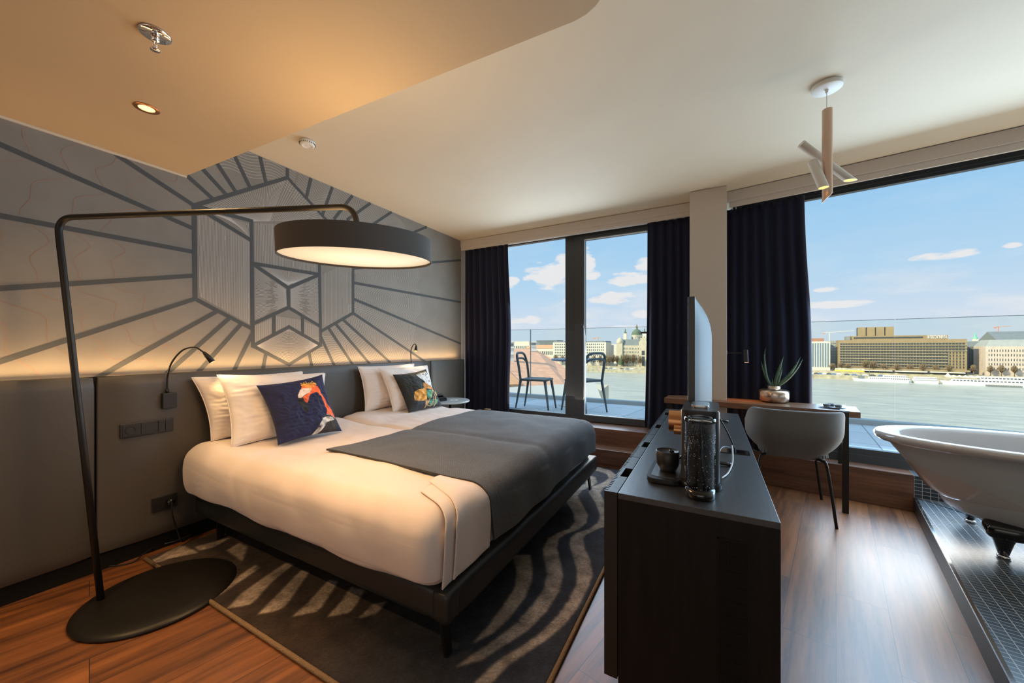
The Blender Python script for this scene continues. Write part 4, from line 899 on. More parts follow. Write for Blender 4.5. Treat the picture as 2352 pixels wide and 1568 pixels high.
# strap frame at the right end
for k, (q_, w_) in enumerate((((.884, 3.648), .019), ((.945, 4.03), .016))):
    bm = BM(); box(bm, -w_, w_, -.006, .006, 0, DZ-.001); 
    for v in bm.verts: v.co = Matrix.Rotation(RANG+.05, 4, 'Z') @ v.co+Vector((q_[0], q_[1], 0))
    lc(obj('leg', bm, M['metal'], dk), dk)
bm = BM(); prism(bm, [(.860, 3.668), (.912, 3.661), (.972, 4.018), (.920, 4.022)], DZ+.0002, DZ+.003); sp_ = lc(obj('strap', bm, M['tablew'], dk), dk); sp_['label'] = 'flat steel strap across the desk top'
bm = BM(); box(bm, -.39, -.34, 3.90, 3.91, 0, DZ-.046); lc(obj('leg', bm, M['metal'], dk), dk)

vz = Vector((.482, 3.985, DZ)); pot = thing('potted_aloe', 'aloe with long spiky leaves in a copper toned mercury glass pot', 'potted plant', vz)
bm = BM(); lathe(bm, [(0, .001), (.085, .001), (.104, .012), (.113, .035), (.113, .085), (.108, .102), (.090, .112), (.056, .118), (.050, .122), (.052, .142), (.046, .143), (.044, .124), (0, .120)], vz, 48); lc(obj('pot', bm, M['merc'], pot), pot)
def leaf(pts, w):
    pts = spline(pts, 6); n = len(pts); bm = BM(); vs = []
    for i, p in enumerate(pts):
        s = i/(n-1); ww = w*(1-s**1.6)*(.75+.25*math.sin(min(1, s*4)*PI/2)); d = (pts[min(i+1, n-1)]-pts[max(i-1, 0)]).normalized(); sd_ = Vector((d.z, .35, -d.x)).normalized(); up_ = d.cross(sd_).normalized()
        vs.append([bm.verts.new(p+sd_*ww), bm.verts.new(p-up_*ww*.45), bm.verts.new(p-sd_*ww), bm.verts.new(p+up_*ww*.15)])
        if i % 2 == 0 and ww > .004:
            for q in (1, -1):
                b0 = p+sd_*ww*q*.97; f = [bm.verts.new(b0-d*.003), bm.verts.new(b0+sd_*q*.005+d*.003), bm.verts.new(b0+d*.003)]; bm.faces.new(f)
    for a, b in zip(vs, vs[1:]):
        for k in range(4): f = bm.faces.new((a[k], a[(k+1) % 4], b[(k+1) % 4], b[k])); f.smooth = True
    return bm
yv = 3.985
for pts, w in (([(1772, 886), (1762, 868), (1757, 838), (1756, 815), (1759, 797)], .013), ([(1771, 886), (1758, 862), (1751, 842), (1748, 827)], .011), ([(1781, 887), (1785, 865), (1793, 838), (1800, 817)], .020), ([(1784, 887), (1790, 868), (1795, 850), (1795, 836)], .012),
               ([(1788, 886), (1808, 866), (1826, 842), (1839, 819)], .017), ([(1788, 886), (1812, 868), (1832, 845), (1845, 822)], .014), ([(1775, 886), (1774, 878), (1774, 868)], .008)):
    P_l = [Yp(u, v, yv-.02*(i % 2)*.0) for i, (u, v) in enumerate(pts)]; lc(obj('leaf', leaf(P_l, w), M['leaf'], pot), pot)

tr = thing('tray', 'round grey tray at the window end of the desk', 'tray', (.855, 3.85, DZ)); tc0 = Vector((.848, 3.83, DZ+.004))
bm = BM(); lathe(bm, [(0, .000), (.06, .000), (.086, .006), (.088, .009), (.084, .009), (.06, .004), (0, .004)], tc0, 48); lc(obj('dish', bm, M['plate'], tr), tr)
for k, (dx, dy, lab) in enumerate(((-.036, .0, 'small dark cup on the round tray, nearest the column'), (.0, .038, 'small dark cup on the round tray, nearest the glass'), (.034, -.012, 'small dark cup on the round tray, nearest the steel strap'))):
    bm = BM(); lathe(bm, [(0, .0), (.019, 0), (.023, .008), (.023, .018), (.021, .019), (.019, .016), (0, .015)], (tc0.x+dx, tc0.y+dy, tc0.z+.0045), 24); tag(obj('cup', bm, M['ceramic']), lab, 'cup', 'small cups on the desk tray')

sp = thing('wall_lamp', 'small black cylinder reading lamp above the desk beside the column', 'wall lamp', (.12, 3.95, 1.19))
bm = BM(); cyl(bm, (.274, 3.955, 1.113), (.268, 3.955, 1.225), .019, seg=28); lc(obj('lamp_head', bm, M['blackp'], sp, angle=40), sp)
bm = BM(); cyl(bm, (.270, 3.955, 1.196), (.119, 3.955, 1.196), .004); cyl(bm, (.126, 3.955, 1.196), (.119, 3.955, 1.196), .022, seg=24); lc(obj('arm', bm, M['blackp'], sp), sp)
bm = BM(); cyl(bm, (.2741, 3.955, 1.1115), (.274, 3.955, 1.1128), .016, seg=24); lc(obj('bulb', bm, M['glow2'], sp), sp)
light('desk_spot', 'SPOT', (.272-.12, .005, 1.10-1.19), 5, (1, .45, .12), (0, .10, 0), sp, spot_size=math.radians(78), spot_blend=.9, shadow_soft_size=.012)

# ------------------------------------------------------------------ tub chair
ch = thing('armchair', 'low grey upholstered tub chair on thin black legs facing the desk', 'chair', (.55, 3.58, 0))
nx, ny = 60, 30; P = np.zeros((ny, nx, 3))
for j in range(ny):
    v = j/(ny-1)
    for i in range(nx):
        th = -PI/2+(i/(nx-1)-.5)*2*math.radians(118); back = (math.cos(th+PI/2)+.2)/1.2; back = max(0, back)
        ht = .425+(.365*(.62+.38*ss(np.array((back)*1.6)).item()))*v
        rr_ = .50+.50*math.sin(min(1, v*1.5)*PI/2)**.8+(v > .6)*(v-.6)*.03
        c_, s_ = math.cos(th), math.sin(th); e_ = 2/2.9; x = math.copysign(abs(c_)**e_, c_)*.288*rr_; y = math.copysign(abs(s_)**e_, s_)*.262*rr_
        P[j, i] = (.545+x, 3.60+y, ht)
sh_ = link('shell', gridmesh('shell', P), M['gfab'], ch); sh_.location = -ch.location; m_ = sh_.modifiers.new('t', 'SOLIDIFY'); m_.thickness = .032; m_.offset = 0; m2 = sh_.modifiers.new('b', 'SUBSURF'); m2.levels = 1; m2.render_levels = 1
bm = BM(); prism(bm, rrect(.33, .76, 3.44, 3.86, .10), .415, .475, bevel=.02); lc(obj('seat', bm, M['gfab'], ch, angle=40), ch)
for a, b in (((.70, 3.42, .425), (.755, 3.305, 0)), ((.34, 3.42, .425), (.285, 3.31, 0)), ((.70, 3.78, .425), (.79, 3.875, 0)), ((.34, 3.78, .425), (.25, 3.875, 0))):
    bm = BM(); a = Vector(a); b = Vector(b); k1 = a.lerp(b, .12)+Vector(((b.x-a.x)*.25, (b.y-a.y)*.25, .012)); tube(bm, spline([a-Vector(((b.x-a.x)*.4, (b.y-a.y)*.4, 0)), a, k1, b], 5), .0095, 10); lc(obj('leg', bm, M['metal'], ch, smooth=True), ch)

# ------------------------------------------------------------------ freestanding bath
Ld = Vector((math.cos(RANG-.02), math.sin(RANG-.02), 0)); Wd = Vector((-Ld.y, Ld.x, 0)); FM = Vector((1.43, 3.275, .113))
tub = thing('bathtub', 'freestanding roll top bath, white inside and grey outside, on black claw feet', 'bathtub', FM)
def tubmesh(name, prof, m, mtop=None):
    n = 96; bm = BM(); rings = []
    for (z, a, b, sh, ex) in prof:
        ring = []
        for i in range(n):
            th = 2*PI*i/n; c_, s_ = math.cos(th), math.sin(th); e_ = 2/ex
            l = math.copysign(abs(c_)**e_, c_)*a+sh; w = math.copysign(abs(s_)**e_, s_)*b
            ring.append(bm.verts.new(FM+Ld*(l+.405)+Wd*(w-.085)+Vector((0, 0, z-.113))))
        rings.append(ring)
    for p, q in zip(rings, rings[1:]):
        for i in range(n): f = bm.faces.new((p[i], p[(i+1) % n], q[(i+1) % n], q[i])); f.smooth = True
    bm.faces.new(rings[0]) if prof[0][1] < .6 else None
    if prof[-1][1] < .6: bm.faces.new(rings[-1])
    bmesh.ops.recalc_face_normals(bm, faces=bm.faces[:])
    return lc(obj(name, bm, m, tub), tub)
out = [(.715, .880, .392, 0, 2.3), (.700, .893, .405, 0, 2.3), (.682, .890, .402, 0, 2.3), (.668, .872, .384, 0, 2.3), (.662, .845, .357, 0, 2.3), (.640, .818, .337, 0, 2.3), (.60, .795, .330, .005, 2.35), (.53, .752, .322, .012, 2.4), (.475, .705, .308, .02, 2.4), (.405, .655, .290, .025, 2.4), (.315, .615, .270, .03, 2.4), (.285, .555, .230, .03, 2.4), (.265, .47, .185, .03, 2.3), (.255, .36, .12, .03, 2.2)]
tubmesh('outer_shell', out[4:], M['tubout'])
rim = [(.655, .83, .345, 0, 2.3), (.662, .868, .380, 0, 2.3), (.676, .886, .399, 0, 2.3), (.695, .892, .405, 0, 2.3), (.712, .882, .395, 0, 2.3), (.720, .862, .374, 0, 2.3), (.714, .842, .354, 0, 2.3), (.69, .825, .338, 0, 2.3), (.60, .785, .318, 0, 2.35), (.50, .735, .305, .01, 2.4), (.40, .68, .285, .02, 2.4), (.34, .60, .25, .03, 2.4), (.31, .52, .19, .03, 2.3), (.30, .38, .12, .03, 2.2)]
inn = tubmesh('basin_and_rim', rim, M['enamel']); inn['label'] = 'glossy white basin with rolled rim'
for l, w in ((0, -.262), (0, .262), (.85, -.262), (.85, .262)):
    o_ = FM+Ld*l+Wd*w; bm = BM(); lathe(bm, [(0, .055), (.020, .055), (.038, .125), (.052, .160), (.050, .172), (0, .172)], (o_.x, o_.y, FM.z-.035), 24)
    t = rboxmesh('k', .15, .115, .085, .036, 6); mtx = Matrix.Translation((o_.x+(.0), o_.y-(.012 if w < 0 else -.012), FM.z+.155)) @ Matrix.Rotation(RANG, 4, 'Z') @ Matrix.Rotation(.25 if w < 0 else -.25, 4, 'X'); merge(bm, t, 0, mtx)
    f_ = lc(obj('claw_foot', bm, M['blackg'], tub, smooth=True), tub)
    bm = BM(); lathe(bm, [(0, .0005), (.020, .0005), (.026, .006), (.024, .014), (.016, .020), (0, .022)], (o_.x, o_.y, FM.z), 24); g_ = obj('foot_cap', bm, M['chrome'], f_, smooth=True)

# ------------------------------------------------------------------ ceiling fittings
pe = thing('pendant_lamp', 'hanging cluster of crossed copper and cream tubes under a white ceiling rose', 'pendant lamp', (.566, 2.667, CZ))
bm = BM(); lathe(bm, [(0, -.001), (.070, -.001), (.071, -.006), (.070, -.024), (.066, -.027), (0, -.027)], (.566, 2.667, CZ), 48); lathe(bm, [(0, -.027), (.009, -.027), (.006, -.045), (0, -.046)], (.566, 2.667, CZ), 16); lc(obj('ceiling_rose', bm, M['white'], pe, angle=40), pe)
bm = BM(); cyl(bm, (.566, 2.667, CZ-.04), (.566, 2.667, 2.57), .0022, seg=8); lc(obj('wire', bm, M['white'], pe), pe)
def slanttube(a, b, r, m, name, cut=0, lab=None, flat=False):
    a = Vector(a); b = Vector(b); bm = BM(); n = 28; d = (b-a).normalized(); x = d.cross(Vector((0, 1, .01))).normalized(); y = x.cross(d)
    def ring(c_, cutk, rad): return [bm.verts.new(c_+x*math.cos(2*PI*i/n)*rad+y*math.sin(2*PI*i/n)*rad+d*(math.cos(2*PI*i/n)*cutk)) for i in range(n)]
    R_ = [ring(a, 0, r), ring(b, cut, r), ring(b, cut, r-.002), ring(a+d*.02, 0, r-.002)]
    if flat:
        for g_ in R_[1:3]:
            for v in g_: v.co += d*((b.z-v.co.z)/d.z)
    for p, q in zip(R_, R_[1:]):
        for i in range(n): f = bm.faces.new((p[i], p[(i+1) % n], q[(i+1) % n], q[i])); f.smooth = True
    bm.faces.new(R_[0]); bm.faces.new(R_[-1]); bmesh.ops.recalc_face_normals(bm, faces=bm.faces[:]); o = lc(obj(name, bm, m, pe, angle=40), pe)
    if lab: o['label'] = lab
    return o
t1 = slanttube((.567, 2.660, 2.578), (.567, 2.660, 2.085), .0235, M['rose'], 'tube', -.025, 'upright rose copper tube cut at a slant')
A0, A1 = Tp(1840, 330, 2.14), Tp(1953, 414, 2.14); t2 = slanttube(A0, A1, .0215, M['wtube'], 'tube', 0, None, True)
B0, B1 = Tp(1866, 372, 2.11), Tp(1892, 431, 2.025); t3 = slanttube(B0, B1, .0235, M['wtube'], 'tube', 0, None, True)
for (a, b, par) in ((A0, A1, t2), (B0, B1, t3)):
    d = (b-a).normalized(); bm = BM(); x = d.cross(Vector((0, 1, .01))).normalized(); y = x.cross(d); vs = []
    for i in range(28):
        p_ = b+(x*math.cos(2*PI*i/28)+y*math.sin(2*PI*i/28))*.0205; vs.append(p_+d*((b.z+.0015-p_.z)/d.z))
    bm.faces.new([bm.verts.new(q) for q in vs]); bm.faces.new([bm.verts.new(q-d*.003) for q in vs]); g_ = obj('bulb', bm, M['glow'], par)
    l_ = light('pendant_spot', 'SPOT', b+d*.004-pe.location, 5, WARM, (0, 0, 0), pe, spot_size=math.radians(110), spot_blend=.8, shadow_soft_size=.018); l_.rotation_euler = d.to_track_quat('-Z', 'Y').to_euler()
bm = BM(); lathe(bm, [(0, 0), (.050, 0), (.052, -.012), (.046, -.028), (.034, -.034), (.030, -.030), (.012, -.030), (0, -.034)], (-2.547, 1.632, CZ-.0005), 40)
sm = obj('smoke_detector', bm, M['white'], smooth=True); tag(sm, 'round white smoke detector on the high ceiling near the mural', 'smoke detector')
bm = BM()
for k in range(24):
    a = 2*PI*k/24; c_ = Vector((-2.547+.0505*math.cos(a), 1.632+.0505*math.sin(a), CZ-.0195)); box(bm, -.0012, .0012, -.002, .002, -.005, .005, mtx=Matrix.Translation(c_) @ Matrix.Rotation(a+PI/2, 4, 'Z'))
obj('air_slots', bm, M['blackp'], sm)
sr = thing('sprinkler', 'chrome fire sprinkler with round plate on the lowered ceiling', 'sprinkler', (-1.767, .562, LZ))
bm = BM(); lathe(bm, [(0, -.0005), (.046, -.0005), (.045, -.006), (.040, -.008), (.014, -.008), (0, -.008)], (-1.767, .562, LZ), 40); lc(obj('plate', bm, M['chrome'], sr), sr)
bm = BM(); lathe(bm, [(0, -.008), (.012, -.008), (.012, -.028), (.008, -.030), (0, -.030)], (-1.767, .562, LZ), 20); tube(bm, spline([(-1.777, .562, LZ-.028), (-1.779, .562, LZ-.045), (-1.767, .562, LZ-.058), (-1.755, .562, LZ-.045), (-1.757, .562, LZ-.028)], 5), .0022, 8); lathe(bm, [(0, 0), (.014, 0), (.014, .002), (0, .002)], (-1.767, .562, LZ-.060), 20); lc(obj('nozzle', bm, M['chrome'], sr, smooth=True), sr)
def downlight(x, y, lab, pw, vis=True):
    dl = thing('downlight', lab, 'ceiling spotlight', (x, y, LZ), group=None)
    bm = BM(); lathe(bm, [(.030, -.003), (.046, -.003), (.047, -.0005), (.030, -.0005), (.030, -.003)], (x, y, LZ), 40); lc(obj('ring', bm, M['copper'], dl), dl)
    bm = BM(); lathe(bm, [(0, -.0012), (.030, -.0012), (.030, -.0008), (0, -.0008)], (x, y, LZ), 32); lc(obj('bulb', bm, M['glow2'], dl), dl)
    light('ceiling_spot', 'SPOT', (0, 0, -.012), pw, WARM, (0, 0, 0), dl, spot_size=math.radians(125), spot_blend=.9, shadow_soft_size=.03)
downlight(-2.353, .718, 'round copper ringed downlight glowing in the lowered ceiling', 32)
downlight(-2.15, -.45, 'round copper ringed downlight added out of view in the lowered ceiling', 105)  # extra fitting outside the view, added to warm the floor at left

# ------------------------------------------------------------------ wall fittings on the headboard
HX = -2.978
sw = thing('switch_panel', 'black triple switch and socket panel on the headboard beside the bed', 'switch panel', (HX, .912, .767))
bm = BM(); box(bm, HX, HX+.010, .793, 1.031, .727, .808, bevel=.003); lc(obj('frame', bm, M['blackp'], sw), sw)
bm = BM(); box(bm, HX+.010, HX+.012, .803, .866, .735, .80, bevel=.001); lathe(bm, [(.021, 0), (.0225, .003), (.020, .003), (.019, -.001)], (HX+.012, .8345, .7675), 32, mtx=Matrix.Rotation(PI/2, 4, 'Y')); lc(obj('socket', bm, M['blackp'], sw), sw)
bm = BM(); box(bm, HX+.010, HX+.013, .881, .944, .735, .80, bevel=.001); lc(obj('blank_plate', bm, M['blackp'], sw), sw)
for a in (.959, .9915): bm = BM(); box(bm, HX+.010, HX+.014, a, a+.0305, .735, .80, bevel=.001); lc(obj('rocker', bm, M['blackp'], sw), sw)
def readlamp(y, path, head, lab, on, boxz=(.873, .967)):
    rl = thing('reading_lamp', lab, 'reading lamp', (HX, y, .92)); bm = BM(); box(bm, HX, HX+.028, y-.034, y+.034, boxz[0], boxz[1], bevel=.003); lc(obj('wall_box', bm, M['blackp'], rl), rl)
    bm = BM(); tube(bm, spline(path, 8), .0052, 10); cyl(bm, Vector(path[0])-Vector((0, 0, .004)), Vector(path[0])+Vector((0, 0, .018)), .009); lc(obj('gooseneck', bm, M['metal'], rl, smooth=True), rl)
    a, b = head; bm = BM(); d = (b-a).normalized(); tube(bm, [a-d*.004, a+d*.004, a.lerp(b, .4), b], .01, 16, radii=[.006, .0095, .015, .0175]); h_ = lc(obj('lamp_head', bm, M['metal'], rl, smooth=True), rl)
    bm = BM(); cyl(bm, b, b+d*.0008, .014, seg=20); obj('bulb', bm, M['glow'] if on else M['glow2'], h_)
    l_ = light('reading_spot', 'SPOT', b+d*.006-rl.location, 3.0 if on else 5, (1, .66, .3), (0, 0, 0), rl, spot_size=math.radians(100), spot_blend=.8, shadow_soft_size=.012); l_.rotation_euler = d.to_track_quat('-Z', 'Y').to_euler()
p1 = [Xp(384, 900, -2.962), Xp(385, 865, -2.955), Xp(395, 832, -2.93), Xp(420, 804, -2.90), Xp(448, 798, -2.88), Xp(468, 809, -2.86)]
readlamp(1.008, p1, (Xp(468, 809, -2.86), Xp(488, 831, -2.835)), 'black gooseneck reading lamp beside the switch panel, nearest the arched lamp', False)
p2 = [Xp(946, 848, -2.962), Xp(944, 826, -2.955), Xp(944, 806, -2.945), Xp(948, 794, -2.92), Xp(953, 790, -2.89), Xp(956, 794, -2.87)]
readlamp(p2[0].y, p2, (Xp(956, 794, -2.87), Xp(955, 806, -2.855)), 'black gooseneck reading lamp with lit tip above the far pillows', True, (p2[0].z-.10, p2[0].z-.005))
po = thing('power_outlet', 'black double socket low on the headboard with a plug in it', 'socket', (HX, .99, .30))
bm = BM(); box(bm, HX, HX+.010, .93, 1.05, .25, .335, bevel=.003); lc(obj('plate', bm, M['blackp'], po), po)
bm = BM(); cyl(bm, (HX+.0105, 1.01, .295), (HX+.045, 1.01, .295), .018, seg=20); tag(obj('plug', bm, M['blackg']), 'black plug pushed into the low socket behind the arched lamp', 'plug')
bm = BM(); tube(bm, spline([(HX+.046, 1.01, .295), (HX+.055, 1.01, .22), (HX+.04, 1.04, .10), (HX+.05, 1.06, .03), Zp(440, 1228, .021), Zp(400, 1243, .021), Zp(365, 1252, .021), Zp(335, 1268, .021), Zp(305, 1290, .006), Zp(262, 1299, .006), Zp(240, 1300, .006)], 8), .0042, 8)
tag(obj('lamp_cable', bm, M['cable'], smooth=True), 'thin black lamp cable lying over the rug corner and floor by the headboard', 'cable')

# ------------------------------------------------------------------ bedside table
bt = Vector((-2.735, 3.515, 0)); tb = thing('side_table', 'small round pale grey bedside table between the bed and the curtain', 'table', bt)
bm = BM(); lathe(bm, [(0, .600), (.215, .600), (.228, .606), (.230, .614), (.226, .622), (0, .622)], bt, 56); lc(obj('table_top', bm, M['tablew'], tb, angle=40), tb)
bm = BM(); cyl(bm, (bt.x, bt.y, .02), (bt.x, bt.y, .6), .014); lc(obj('stem', bm, M['metal'], tb), tb)
bm = BM(); lathe(bm, [(0, .0145), (.15, .0145), (.155, .018), (.15, .024), (0, .026)], bt, 40); lc(obj('base', bm, M['metal'], tb), tb)
ph = thing('telephone', 'black desk telephone on the round bedside table', 'telephone', (-2.79, 3.39, .6235))
bm = BM(); box(bm, -.05, .05, -.07, .07, 0, .03, bevel=.006)
for v in bm.verts:
    if v.co.z > .02: v.co.z += (.05-v.co.x)*.28
    v.co = Matrix.Rotation(-.3, 4, 'Z') @ v.co
obj('body', bm, M['blackg'], ph)
bm = BM(); box(bm, -.05, -.015, -.07, .07, .056, .075, bevel=.008)
for v in bm.verts: v.co = Matrix.Rotation(-.3, 4, 'Z') @ v.co
obj('handset', bm, M['blackp'], ph)
bm = BM(); box(bm, -.04, .04, -.055, .055, 0, .0015, mtx=Matrix.Translation((-2.69, 3.53, .6232)) @ Matrix.Rotation(.5, 4, 'Z')); cd = obj('card', bm, M['white']); tag(cd, 'small printed card on the bedside table beside the telephone', 'card')
bm = BM(); box(bm, -.02, .02, -.012, .012, .0016, .002, mtx=Matrix.Translation((-2.69, 3.53, .6232)) @ Matrix.Rotation(.5, 4, 'Z')); obj('emblem', bm, M['brown'], cd)

# ------------------------------------------------------------------ terrace furniture
TZ = .34
def terrace_chair(name, label, loc, rz):
    t = thing(name, label, 'chair', loc, rz, 'grey plastic terrace chairs')
    # local: faces +x, seat 0.44 high
    bm = BM(); pts = rrect(-.20, .21, -.205, .205, .07, 5)
    prism(bm, pts, .425, .452, bevel=.008)
    obj('seat', bm, M['chair'], t, angle=40)
    for (x, y, fx, fy) in ((.17, .165, .235, .20), (.17, -.165, .235, -.20)):
        bm = BM(); tube(bm, [(x, y, .43), ((x+fx)/2, (y+fy)/2, .22), (fx, fy, 0)], .015, 10, radii=[.021, .017, .011]); obj('leg', bm, M['chair'], t, smooth=True)
    for s in (1, -1):
        bm = BM(); tube(bm, [(-.19, s*.175, .44), (-.225, s*.19, .22), (-.265, s*.20, 0)], .015, 10, radii=[.020, .016, .011]); obj('leg', bm, M['chair'], t, smooth=True)
    def arch(z, zb, r, n=7, w=.19, x1=-.25):
        p = [(-.19, w*.95, zb), (-.215, w, (zb+z)/2), (x1+.005, w*.93, z-.06), (x1-.012, w*.62, z-.008), (x1-.02, 0, z), (x1-.012, -w*.62, z-.008), (x1+.005, -w*.93, z-.06), (-.215, -w, (zb+z)/2), (-.19, -w*.95, zb)]
        return spline(p, n)
    bm = BM(); tube(bm, arch(.825, .44, .014), .018, 10); obj('backrest', bm, M['chair'], t, smooth=True)
    bm = BM(); tube(bm, spline([(-.236, .182, .70), (-.262, .12, .738), (-.268, 0, .746), (-.262, -.12, .738), (-.236, -.182, .70)], 6), .015, 10); obj('back_bar', bm, M['chair'], t, smooth=True)
    return t
c1 = terrace_chair('terrace_chair', 'slim grey terrace chair seen through the left pane, left of the round table', (-2.27, 4.97, TZ), .12)
c2 = copy_tree(c1); c2.location = (-1.62, 5.13, TZ); c2.rotation_euler = (0, 0, math.radians(152)); c2['label'] = 'slim grey terrace chair seen through the opening sash, right of the round table'
tt = thing('terrace_table', 'round blue grey terrace table standing between the two terrace chairs', 'table', (-1.90, 5.52, TZ))
bm = BM(); lathe(bm, [(0, .70), (.33, .70), (.345, .712), (.345, .722), (.335, .73), (0, .73)], (0, 0, 0), 48); obj('table_top', bm, M['ttop'], tt, angle=40)
bm = BM(); cyl(bm, (0, 0, .04), (0, 0, .70), .028); obj('stem', bm, M['steel'], tt)
bm = BM(); lathe(bm, [(0, 0), (.22, 0), (.22, .015), (.04, .05), (0, .05)], (0, 0, 0), 32); obj('base', bm, M['white'], tt, angle=40)

# glass balustrade
rail_ = thing('glass_balustrade', 'frameless glass balustrade along the terrace edge', 'balustrade', (0, 6.05, .34))
def panel(p, q, z0=.40, z1=1.565):
    bm = BM(); wallbox(bm, p, q, z0, z1, .014); lc(obj('glass_panel', bm, M['rglass'], rail_), rail_)
    bm = BM(); wallbox(bm, p, q, z1, z1+.005, .014); lc(obj('top_edge', bm, M['gedge'], rail_), rail_)
x1 = Lp(1218, 800, (-8, 6.05), (.1, 6.05)).x; x2 = Lp(1354, 800, (-8, 6.05), (.1, 6.05)).x
panel((-6.2, 6.05), (x1-.006, 6.05)); panel((x1+.006, 6.05), (x2-.004, 6.05)); panel((x2+.004, 6.05), (.09, 6.05))
dr = Vector((5.4-.1, 5.235-6.05)); k_ = Lp(2056, 800, (.1, 6.05), (5.4, 5.235)); s_ = (k_.x-.1)/5.3
panel((.11, 6.05), (.1+5.3*(s_-.0007), 6.05+dr.y*(s_-.0007))); panel((.1+5.3*(s_+.0007), 6.05+dr.y*(s_+.0007)), (5.4, 5.235))
for x in (x1,):
    bm = BM(); box(bm, x-.006, x+.006, 6.052, 6.068, .40, 1.57); lc(obj('clamp_post', bm, M['gedge'], rail_), rail_)

# ------------------------------------------------------------------ river and far bank
WZ = H-30.25
bm = BM(); prism(bm, [(-900, 24), (1400, 24), (1400, 900), (-900, 900)], WZ-.5, WZ); rv_ = st(obj('river_water', bm, M['water']))
LPp, LPq = (-300., 446.), (100., 449.); RPp, RPq = (60., 461.), (300., 424.)
def fr(u, off):
    p, q = (LPp, LPq) if u < 1700 else (RPp, RPq)
    return Lp(u, 797, (p[0], p[1]+off), (q[0], q[1]+off)).to_2d()
def zat(u, v, off): p = fr(u, off); t = p.x*cv[0]+p.y*cv[1]; return H+(CY-v)/F*t
quay = mat('quay_stone', (.42, .36, .24), .9, var=.3, scale=.25); street = mat('street_asphalt', (.34, .31, .26), .9, var=.15, scale=.1)
bm = BM()
for p, q in ((LPp, (78., 448.8)), ((78., 458.3), RPq)):
    p = Vector(p); q = Vector(q); prism(bm, [p, q, q+Vector((0, 600)), p+Vector((0, 600))], WZ-3, WZ+3.6)
    prism(bm, [p+Vector((0, 16)), q+Vector((0, 16)), q+Vector((0, 600)), p+Vector((0, 600))], WZ+3.5, WZ+6.6)
st(obj('ground_far_bank', bm, quay))
BZ = WZ+6.6
winm = mat('far_window', (.05, .055, .05), .3); winb = mat('far_window_blue', (.13, .18, .22), .25)
def fm(name, c, **k): return mat(name, c, .85, var=.10, scale=.4, **k)
cw, cc, cg, ctan = fm('facade_white', (.60, .54, .43)), fm('facade_cream', (.50, .42, .29)), fm('facade_grey', (.22, .21, .19)), fm('facade_ochre', (.29, .205, .105))
cbk, crf, corg, cslate, cgreen, cpink = fm('facade_pale_grey', (.30, .30, .27)), fm('roof_brown', (.33, .16, .10)), fm('roof_orange', (.56, .26, .12)), fm('roof_slate', (.16, .17, .16)), fm('copper_green', (.10, .135, .08)), fm('facade_pinkish', (.54, .43, .34))
def windows(t, cells, m, y0=-.12, y1=.05, name='window'):
    """each window a part sharing one mesh; past a hundred of them the remainder is one part"""
    me = None
    for n_, (x, w, z, h) in enumerate(cells[:100]):
        if me is None: bm = BM(); box(bm, -1, 1, y0, y1, -1, 1); o = obj(name, bm, m, t); me = o.data
        else: o = bpy.data.objects.new(name, me); C.objects.link(o); o.parent = t
        o.location = (x, 0, z); o.scale = (w, 1, h)
    if len(cells) > 100:
        bm = BM()
        for x, w, z, h in cells[100:]: box(bm, x-w, x+w, y0, y1, z-h, z+h)
        o = obj(name+'_rows', bm, m, t); o['kind'] = 'stuff'
def building(label, u0, u1, yt, off, dep, m, rows=0, cols=0, wz=(.08, .92), ww=.45, wh=.55, wm=None, name='building', roof=None, zb=None, inset=.03, group=None, cat='building'):
    a, b = fr(u0, off), fr(u1, off); mid = (u0+u1)/2; z1 = zat(mid, yt, off); z0 = BZ if zb is None else zb
    d = (b-a); L = d.length; d.normalize(); n = Vector((-d.y, d.x)); c = a.lerp(b, .5)
    t = thing(name, label, cat, (a.x, a.y, z0), math.atan2(d.y, d.x), group)
    bm = BM(); box(bm, 0, L, 0, dep, 0, z1-z0); obj('walls', bm, m, t)
    if rows:
        hz = z1-z0; cells = []
        for r in range(rows):
            zc_ = hz*(wz[0]+(wz[1]-wz[0])*(r+.5)/rows); hh = hz*(wz[1]-wz[0])/rows*wh/2
            for k in range(cols): cells.append((L*(inset+(1-2*inset)*(k+.5)/cols), L*(1-2*inset)/cols*ww/2, zc_, hh))
        windows(t, cells, wm or winm)
    if roof:
        kind, hr, rm = roof; hz = z1-z0; bm = BM()
        if kind == 'gable':
            t_ = [bm.verts.new(v) for v in ((-.5, -.5, hz), (L+.5, -.5, hz), (L+.5, dep, hz), (-.5, dep, hz), (0, dep/2, hz+hr), (L, dep/2, hz+hr))]
            for f in ((0, 1, 5, 4), (2, 3, 4, 5), (1, 2, 5), (3, 0, 4), (0, 3, 2, 1)): bm.faces.new([t_[i] for i in f])
        else:
            i_ = hr*.6; t_ = [bm.verts.new(v) for v in ((0, 0, hz), (L, 0, hz), (L, dep, hz), (0, dep, hz), (i_, i_, hz+hr), (L-i_, i_, hz+hr), (L-i_, dep-i_, hz+hr), (i_, dep-i_, hz+hr))]
            for f in ((0, 1, 5, 4), (1, 2, 6, 5), (2, 3, 7, 6), (3, 0, 4, 7), (4, 5, 6, 7), (0, 3, 2, 1)): bm.faces.new([t_[i] for i in f])
        bmesh.ops.recalc_face_normals(bm, faces=bm.faces[:]); obj('roof', bm, rm, t)
    return t, L, z1-z0
def bpart(t, name, m, boxes, lab=None):
    bm = BM()
    for b in boxes: box(bm, *b)
    o = obj(name, bm, m, t)
    if lab: o['label'] = lab
    return o
g = 'far bank city buildings'
